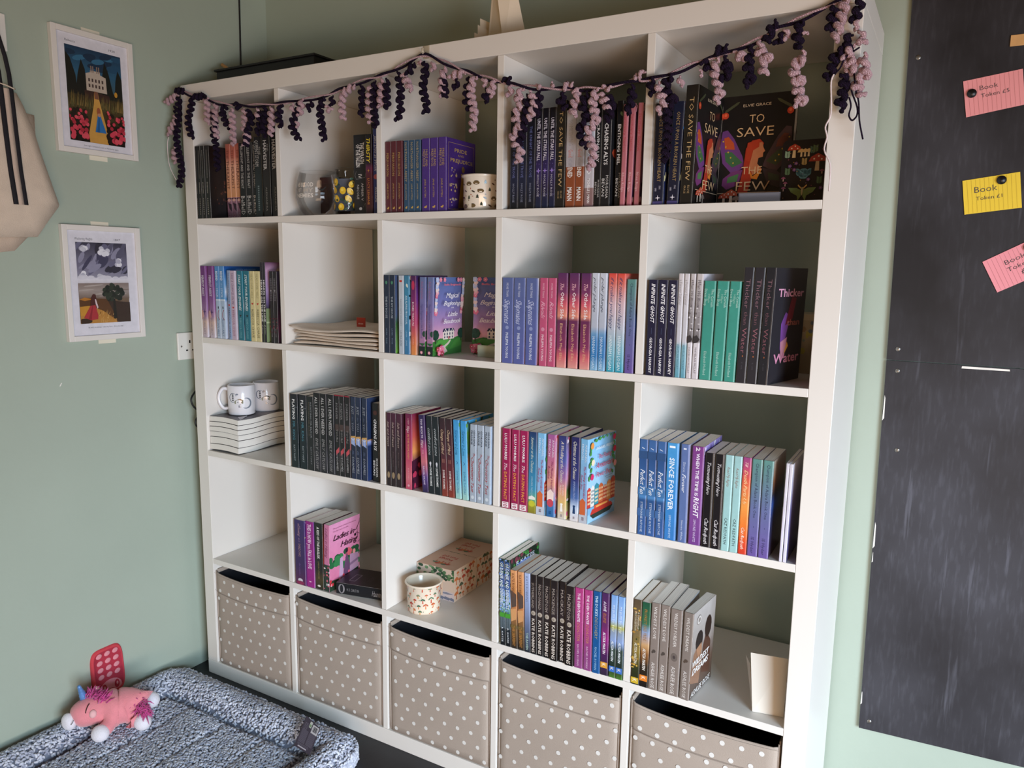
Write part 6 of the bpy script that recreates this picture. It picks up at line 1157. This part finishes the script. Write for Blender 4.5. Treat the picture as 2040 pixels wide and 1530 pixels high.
def grid_mesh():
    nx, ny = 90, 130; gx = np.linspace(0, 1, nx); gy = np.linspace(0, 1, ny); X, Y = np.meshgrid(MX0+(MX1-MX0)*gx, MY0+(MY1-MY0)*gy)
    # pull the corners round
    cx = np.clip(X, MX0+.07, MX1-.07); cy = np.clip(Y, MY0+.07, MY1-.07); vx, vy = X-cx, Y-cy; L = np.hypot(vx, vy); mx = np.maximum(np.abs(vx), np.abs(vy))
    k = np.where(L > 1e-6, mx/np.maximum(L, 1e-6), 1); X = cx+vx*k; Y = cy+vy*k
    Hh, d = mat_h(X, Y); Z = np.where(d < .001, .006, Hh-.004)
    vs_ = np.stack([X, Y, Z], -1).reshape(-1, 3).tolist(); fs = []
    for j in range(ny-1):
        for i in range(nx-1): a = j*nx+i; fs.append((a, a+1, a+nx+1, a+nx))
    rim = [i for i in range(nx)]+[j*nx+nx-1 for j in range(1, ny)]+[(ny-1)*nx+i for i in range(nx-2, -1, -1)]+[j*nx for j in range(ny-2, 0, -1)]
    b = len(vs_); vs_ += [(vs_[i][0], vs_[i][1], 0) for i in rim]; n = len(rim)
    for i in range(n): j = (i+1) % n; fs.append((rim[i], b+i, b+j, rim[j]))
    fs.append(tuple(b+i for i in range(n))[::-1]); return vs_, fs
a_, b_ = grid_mesh(); MB().add(a_, b_).build('padded_base', 'pad', mat_t, True)
def tufts():
    sp = .0066; xs = np.arange(MX0, MX1, sp); ys = np.arange(-.86, MY1, sp); X, Y = np.meshgrid(xs, ys); X = X.ravel()+rng.normal(0, sp*.4, X.size); Y = Y.ravel()+rng.normal(0, sp*.4, Y.size)
    Hh, d = mat_h(X, Y); ok = (d > .0005) & (X > MX0) & (X < MX1) & (Y < MY1); X, Y, Hh, d = X[ok], Y[ok], Hh[ok], d[ok]
    # extra tufts down the outer flanks
    ex = rng.uniform(MX0+.05, MX1-.05, 2600); ey = np.full(ex.size, MY1-.002); ez = rng.uniform(.006, .04, ex.size)
    fx = np.full(900, MX1-.002); fy = rng.uniform(-.86, MY1-.06, 900); fz = rng.uniform(.006, .04, 900)
    an = rng.uniform(0, PI/2, 500); gx = MX1-.07+.068*np.cos(an); gy = MY1-.07+.068*np.sin(an); gz = rng.uniform(.006, .04, 500)
    hx = MX0+.07-.068*np.cos(an); hy = MY1-.07+.068*np.sin(an)
    e = 1e-3; h1 = mat_h(X+e, Y)[0]; h2 = mat_h(X, Y+e)[0]
    N = np.stack([-(h1-Hh)/e, -(h2-Hh)/e, np.ones_like(Hh)], -1); N /= np.linalg.norm(N, axis=1)[:, None]
    P = np.stack([X, Y, Hh-.004], -1)
    for qx, qy, qz, nn in ((ex, ey, ez, (0, 1, .3)), (fx, fy, fz, (1, 0, .3)), (gx, gy, gz, (.7, .7, .3)), (hx, hy, gz, (-.7, .7, .3))):
        P = np.concatenate([P, np.stack([qx, qy, qz], -1)]); N = np.concatenate([N, np.tile(np.array(nn)/np.linalg.norm(nn), (qx.size, 1))])
    n = len(P); T1 = rng.normal(0, 1, (n, 3)); T1 -= (T1*N).sum(1)[:, None]*N; T1 /= np.linalg.norm(T1, axis=1)[:, None]; T2 = np.cross(N, T1)
    L = rng.uniform(.0048, .0085, n)[:, None]; R = rng.uniform(.0027, .0042, n)[:, None]; bend = rng.uniform(-.9, .9, n)[:, None]
    segs = []; K = 4
    for s in range(K+1):
        u = s/K; c = P+T1*(u-.5)*L*1.5+T2*bend*L*math.sin(PI*u)+N*(.0016+.0036*math.sin(PI*u))
        rr = R*(.55+.45*math.sin(PI*min(max(u, .08), .92)))
        D = T1*1.5+T2*bend*PI*math.cos(PI*u)+N*.6*math.cos(PI*u); D /= np.linalg.norm(D, axis=1)[:, None]
        A1 = np.cross(D, N); A1 /= np.linalg.norm(A1, axis=1)[:, None]; A2 = np.cross(A1, D)
        for k in range(4):
            q = PI/2*k+.4; segs.append(c+(A1*math.cos(q)+A2*math.sin(q))*rr)
    vs_ = np.stack(segs, 1).reshape(-1, 3); nv = (K+1)*4; F = []
    for s in range(K):
        for k in range(4): F.append((s*4+k, s*4+(k+1) % 4, (s+1)*4+(k+1) % 4, (s+1)*4+k))
    F.append((3, 2, 1, 0)); F.append((K*4, K*4+1, K*4+2, K*4+3)); F = np.array(F)
    faces = (np.arange(n)[:, None, None]*nv+F[None]).reshape(-1, 4)
    me = bpy.data.meshes.new('fleece'); me.vertices.add(len(vs_)); me.vertices.foreach_set('co', vs_.astype(np.float32).ravel())
    me.loops.add(faces.size); me.loops.foreach_set('vertex_index', faces.astype(np.int32).ravel()); me.polygons.add(len(faces))
    me.polygons.foreach_set('loop_start', np.arange(0, faces.size, 4, dtype=np.int32)); me.polygons.foreach_set('use_smooth', np.ones(len(faces), bool))
    me.update(calc_edges=True); me.materials.append(MT['fleece']); o = bpy.data.objects.new('fleece_pile', me); COL.objects.link(o); o.parent = mat_t; o['kind'] = 'stuff'; return o
tufts()
# swing tag
tq = [V((.571, -.126, .094)), V((.640, -.141, .094)), V((.678, -.222, .070)), V((.612, -.212, .068))]
def tfn(x, y, k):
    p = (tq[3]*(1-x)+tq[2]*x)*(1-y)+(tq[0]*(1-x)+tq[1]*x)*y; n = (tq[1]-tq[0]).cross(tq[0]-tq[3]).normalized(); n = n if n.z > 0 else -n
    return p+n*k
m = MB(); vs_ = [tfn(x, y, k) for k in (0, .001) for x, y in ((0, 0), (1, 0), (1, .93), (.2, 1), (0, 1))]
m.add(vs_, [(4, 3, 2, 1, 0), (5, 6, 7, 8, 9)]+[(i, (i+1) % 5, 5+(i+1) % 5, 5+i) for i in range(5)], lin('#4a4150'))
A = Art(m, .068, .1, fn=lambda x, y, k: tfn(x, y, k+.001)); tc = '#8a8294'
A.rect(.58, .62, .97, .9, '#dedbe0'); A.polys([[(.65+.033*k, .68), (.665+.033*k+.008*(k % 3), .68), (.665+.033*k+.008*(k % 3), .86), (.65+.033*k, .86)] for k in range(8)], '#4a4a52'); A.rect(.38, .74, .53, .94, '#d6d8d2'); A.rect(.4, .77, .51, .85, '#8fae84')
for y in np.arange(.2, .6, .028): A.line([(.08, y), (.48, y)], .0011, tc); A.line([(.55, y), (.95, y)], .0011, tc); A.k -= 2*A.dz
for y in np.arange(.62, .84, .04): A.line([(.1, y), (.34, y)], .0011, tc); A.k -= A.dz
for y in (.12, .155): A.line([(.1, y), (.8, y)], .0011, tc); A.k -= A.dz
A.up(); A.line([(.18, .065), (.72, .065)], .004, '#cfc8d4'); o = m.build('swing_tag', 'card', mat_t); o['label'] = 'purple-grey printed swing tag with barcode'
MB().tube([(.60, -.15, .06), (.598, -.135, .09), (.59, -.13, .095)], .0006, 5).build('tag_cord', 'plastic', mat_t)

# ------------------------------------------------------------------ pink plush unicorn lying on the mat
un = thing('plush_unicorn', 'pink plush unicorn with blue horn lying on the grey mat', 'plush toy', (0, 0, .007))
def skin(name, nodes, edges, mt, par, lv=2, root=0):
    me = bpy.data.meshes.new(name); me.from_pydata([n[0] for n in nodes], edges, []); o = bpy.data.objects.new(name, me); COL.objects.link(o)
    o.parent = par; me.materials.append(MT[mt]); s = o.modifiers.new('skin', 'SKIN'); s.use_smooth_shade = True
    for v, n in zip(me.skin_vertices[0].data, nodes): v.radius = (n[1], n[1]) if not isinstance(n[1], tuple) else n[1]
    me.skin_vertices[0].data[root].use_root = True
    q = o.modifiers.new('sub', 'SUBSURF'); q.levels = lv; q.render_levels = lv; return o
nodes = [((.093, -.350, .088), .053), ((.078, -.376, .089), .054), ((.060, -.400, .090), .036), ((.045, -.418, .094), .046), ((.030, -.444, .086), .040), ((.024, -.466, .078), .026),
         ((.101, -.328, .086), .050),
         ((.100, -.398, .064), .020), ((.106, -.420, .056), .022), ((.108, -.432, .054), .021),
         ((.120, -.356, .062), .021), ((.142, -.350, .056), .021), ((.152, -.348, .055), .020),
         ((.040, -.348, .070), .020), ((.016, -.334, .068), .020), ((.008, -.330, .067), .019),
         ((.088, -.312, .068), .020), ((.092, -.292, .064), .020), ((.095, -.284, .064), .019)]
edges = [(0, 1), (1, 2), (2, 3), (3, 4), (4, 5), (0, 6), (1, 7), (7, 8), (8, 9), (0, 10), (10, 11), (11, 12), (1, 13), (13, 14), (14, 15), (6, 16), (16, 17), (17, 18)]
skin('body', nodes, edges, 'plush', un)
for c, a in (((.110, -.438, .054), 'paw'), ((.160, -.346, .054), 'paw'), ((.000, -.326, .067), 'paw'), ((.097, -.274, .064), 'paw')):
    MB().ball(c, (.0245, .0225, .0225), 16, 12).build('paw', 'plushw', un, True)
m = MB(); m.ball((.0215, -.4715, .0775), (.0235, .0165, .0235), 16, 12); m.build('muzzle', 'plushw', un, True)
hb, ht = V((.026, -.428, .128)), V((.028, -.441, .170)); n = 14
MB().tube([hb.lerp(ht, k/n) for k in range(n+1)], [.0105*(1-k/n*.62)*(1+.10*(k % 3 == 0)) for k in range(n+1)], 14).build('horn', 'horn', un, True)
for c, r in (((.036, -.390, .130), -.3),):
    o = MB().ball(c, (.016, .008, .020), 14, 10, rot=Matrix.Rotation(r, 3, 'Z') @ Matrix.Rotation(.5, 3, 'X')).build('ear', 'ear', un, True)
def fur(name, base, dirs, n, ln, seed):
    rd = random.Random(seed); m = MB()
    for k in range(n):
        f = rd.random(); p = V(base[0]).lerp(V(base[1]), f)+V((rd.gauss(0, .006), rd.gauss(0, .006), rd.gauss(0, .004)))
        d = V(dirs)+V((rd.gauss(0, .45), rd.gauss(0, .45), rd.gauss(0, .35))); d.normalize(); L = ln*(.6+.6*rd.random())
        q = [p, p+d*L*.5+V((0, 0, .002)), p+d*L+V((0, 0, -.004*rd.random()))]; m.tube(q, [.0022, .0018, .0004], 4)
    o = m.build(name, 'fur', un, True); return o
fur('mane', ((.028, -.420, .130), (.078, -.404, .120)), (.25, .55, .7), 260, .026, 3)
fur('tail', ((.108, -.336, .098), (.126, -.332, .102)), (.8, .1, .15), 120, .028, 5); fur('tail', ((.128, -.332, .100), (.168, -.338, .082)), (.7, -.35, -.3), 260, .024, 6)
dk = lin('#3a2c34')
def arcl(c, r, a0, a1, u, v, off): return [V(c)+V(u)*r*math.cos(a0+(a1-a0)*k/8)+V(v)*r*math.sin(a0+(a1-a0)*k/8)+V(off) for k in range(9)]
MB().tube([(.064, -.436, .126), (.068, -.444, .122), (.071, -.450, .115), (.071, -.452, .108)], .0011, 6).build('eye', 'dark', un, True)
MB().tube([(.050, -.474, .092), (.052, -.478, .088), (.050, -.482, .083)], .0009, 6).build('nostril', 'dark', un, True)
MB().ball((.078, -.436, .100), (.010, .010, .012), 12, 8).build('cheek', 'ear', un, True)

# ------------------------------------------------------------------ red felt toy phone against the wall
ph = thing('toy_phone', 'red felt toy phone leaning on the wall behind the unicorn', 'toy', (-.0665, -.303, .058), (0, math.radians(-5), 0))
W2, H2 = .098, .146; m = MB(); pts = []
for k in range(48):
    a = 2*PI*k/48; c, s = math.cos(a), math.sin(a); e = .42
    pts.append((W2/2*math.copysign(abs(c)**e, c)*(1.0+.06*(s < 0)*-s*-1), H2/2+H2/2*math.copysign(abs(s)**e, s)))
vs_ = []; fs = []; n = 48
lay = [(.002, 1.0), (.009, 1.02), (.016, .985), (.0185, .90), (.0165, .87)]
for x, f in lay:
    for y, z in pts: vs_.append((x, y*f, H2/2+(z-H2/2)*f))
for i in range(len(lay)-1):
    for k in range(n): j = (k+1) % n; fs.append((i*n+k, i*n+j, (i+1)*n+j, (i+1)*n+k))
fs += [tuple(range(n))[::-1], tuple(range((len(lay)-1)*n, len(lay)*n))]
m.add(vs_, fs, [lin('#c8404a')]*(4*n)+[lin('#b02c40')]*n); A = Art(m, W2, H2, O=(.0166, -W2/2, 0), U=(0, 1, 0), Vv=(0, 0, 1), N=(1, 0, 0), lift=.0003)
A.ell(.5, .5, .4, .42, '#b02c40', 24); A.ell(.5, .12, .36, .2, '#d88a94', 20); A.ell(.3, .17, .08, .09, '#b02c40', 14); A.ell(.7, .17, .08, .09, '#b02c40', 14); A.ell(.31, .18, .03, .035, '#e0a0a8', 8); A.ell(.71, .18, .03, .035, '#e0a0a8', 8); A.ell(.5, .07, .12, .06, '#b02c40', 14)
m.build('felt_body', 'felt', ph, True)
for j in range(4):
    for k in range(3):
        b = MB().ball((0, 0, 0), (.0018, .0095, .0072), 14, 8, lin('#dd8f98')); o = b.build('button', 'felt', ph, True); o.location = (.0172, -.025+.025*k, .062+.0215*j); o.rotation_euler = (.25, 0, 0)
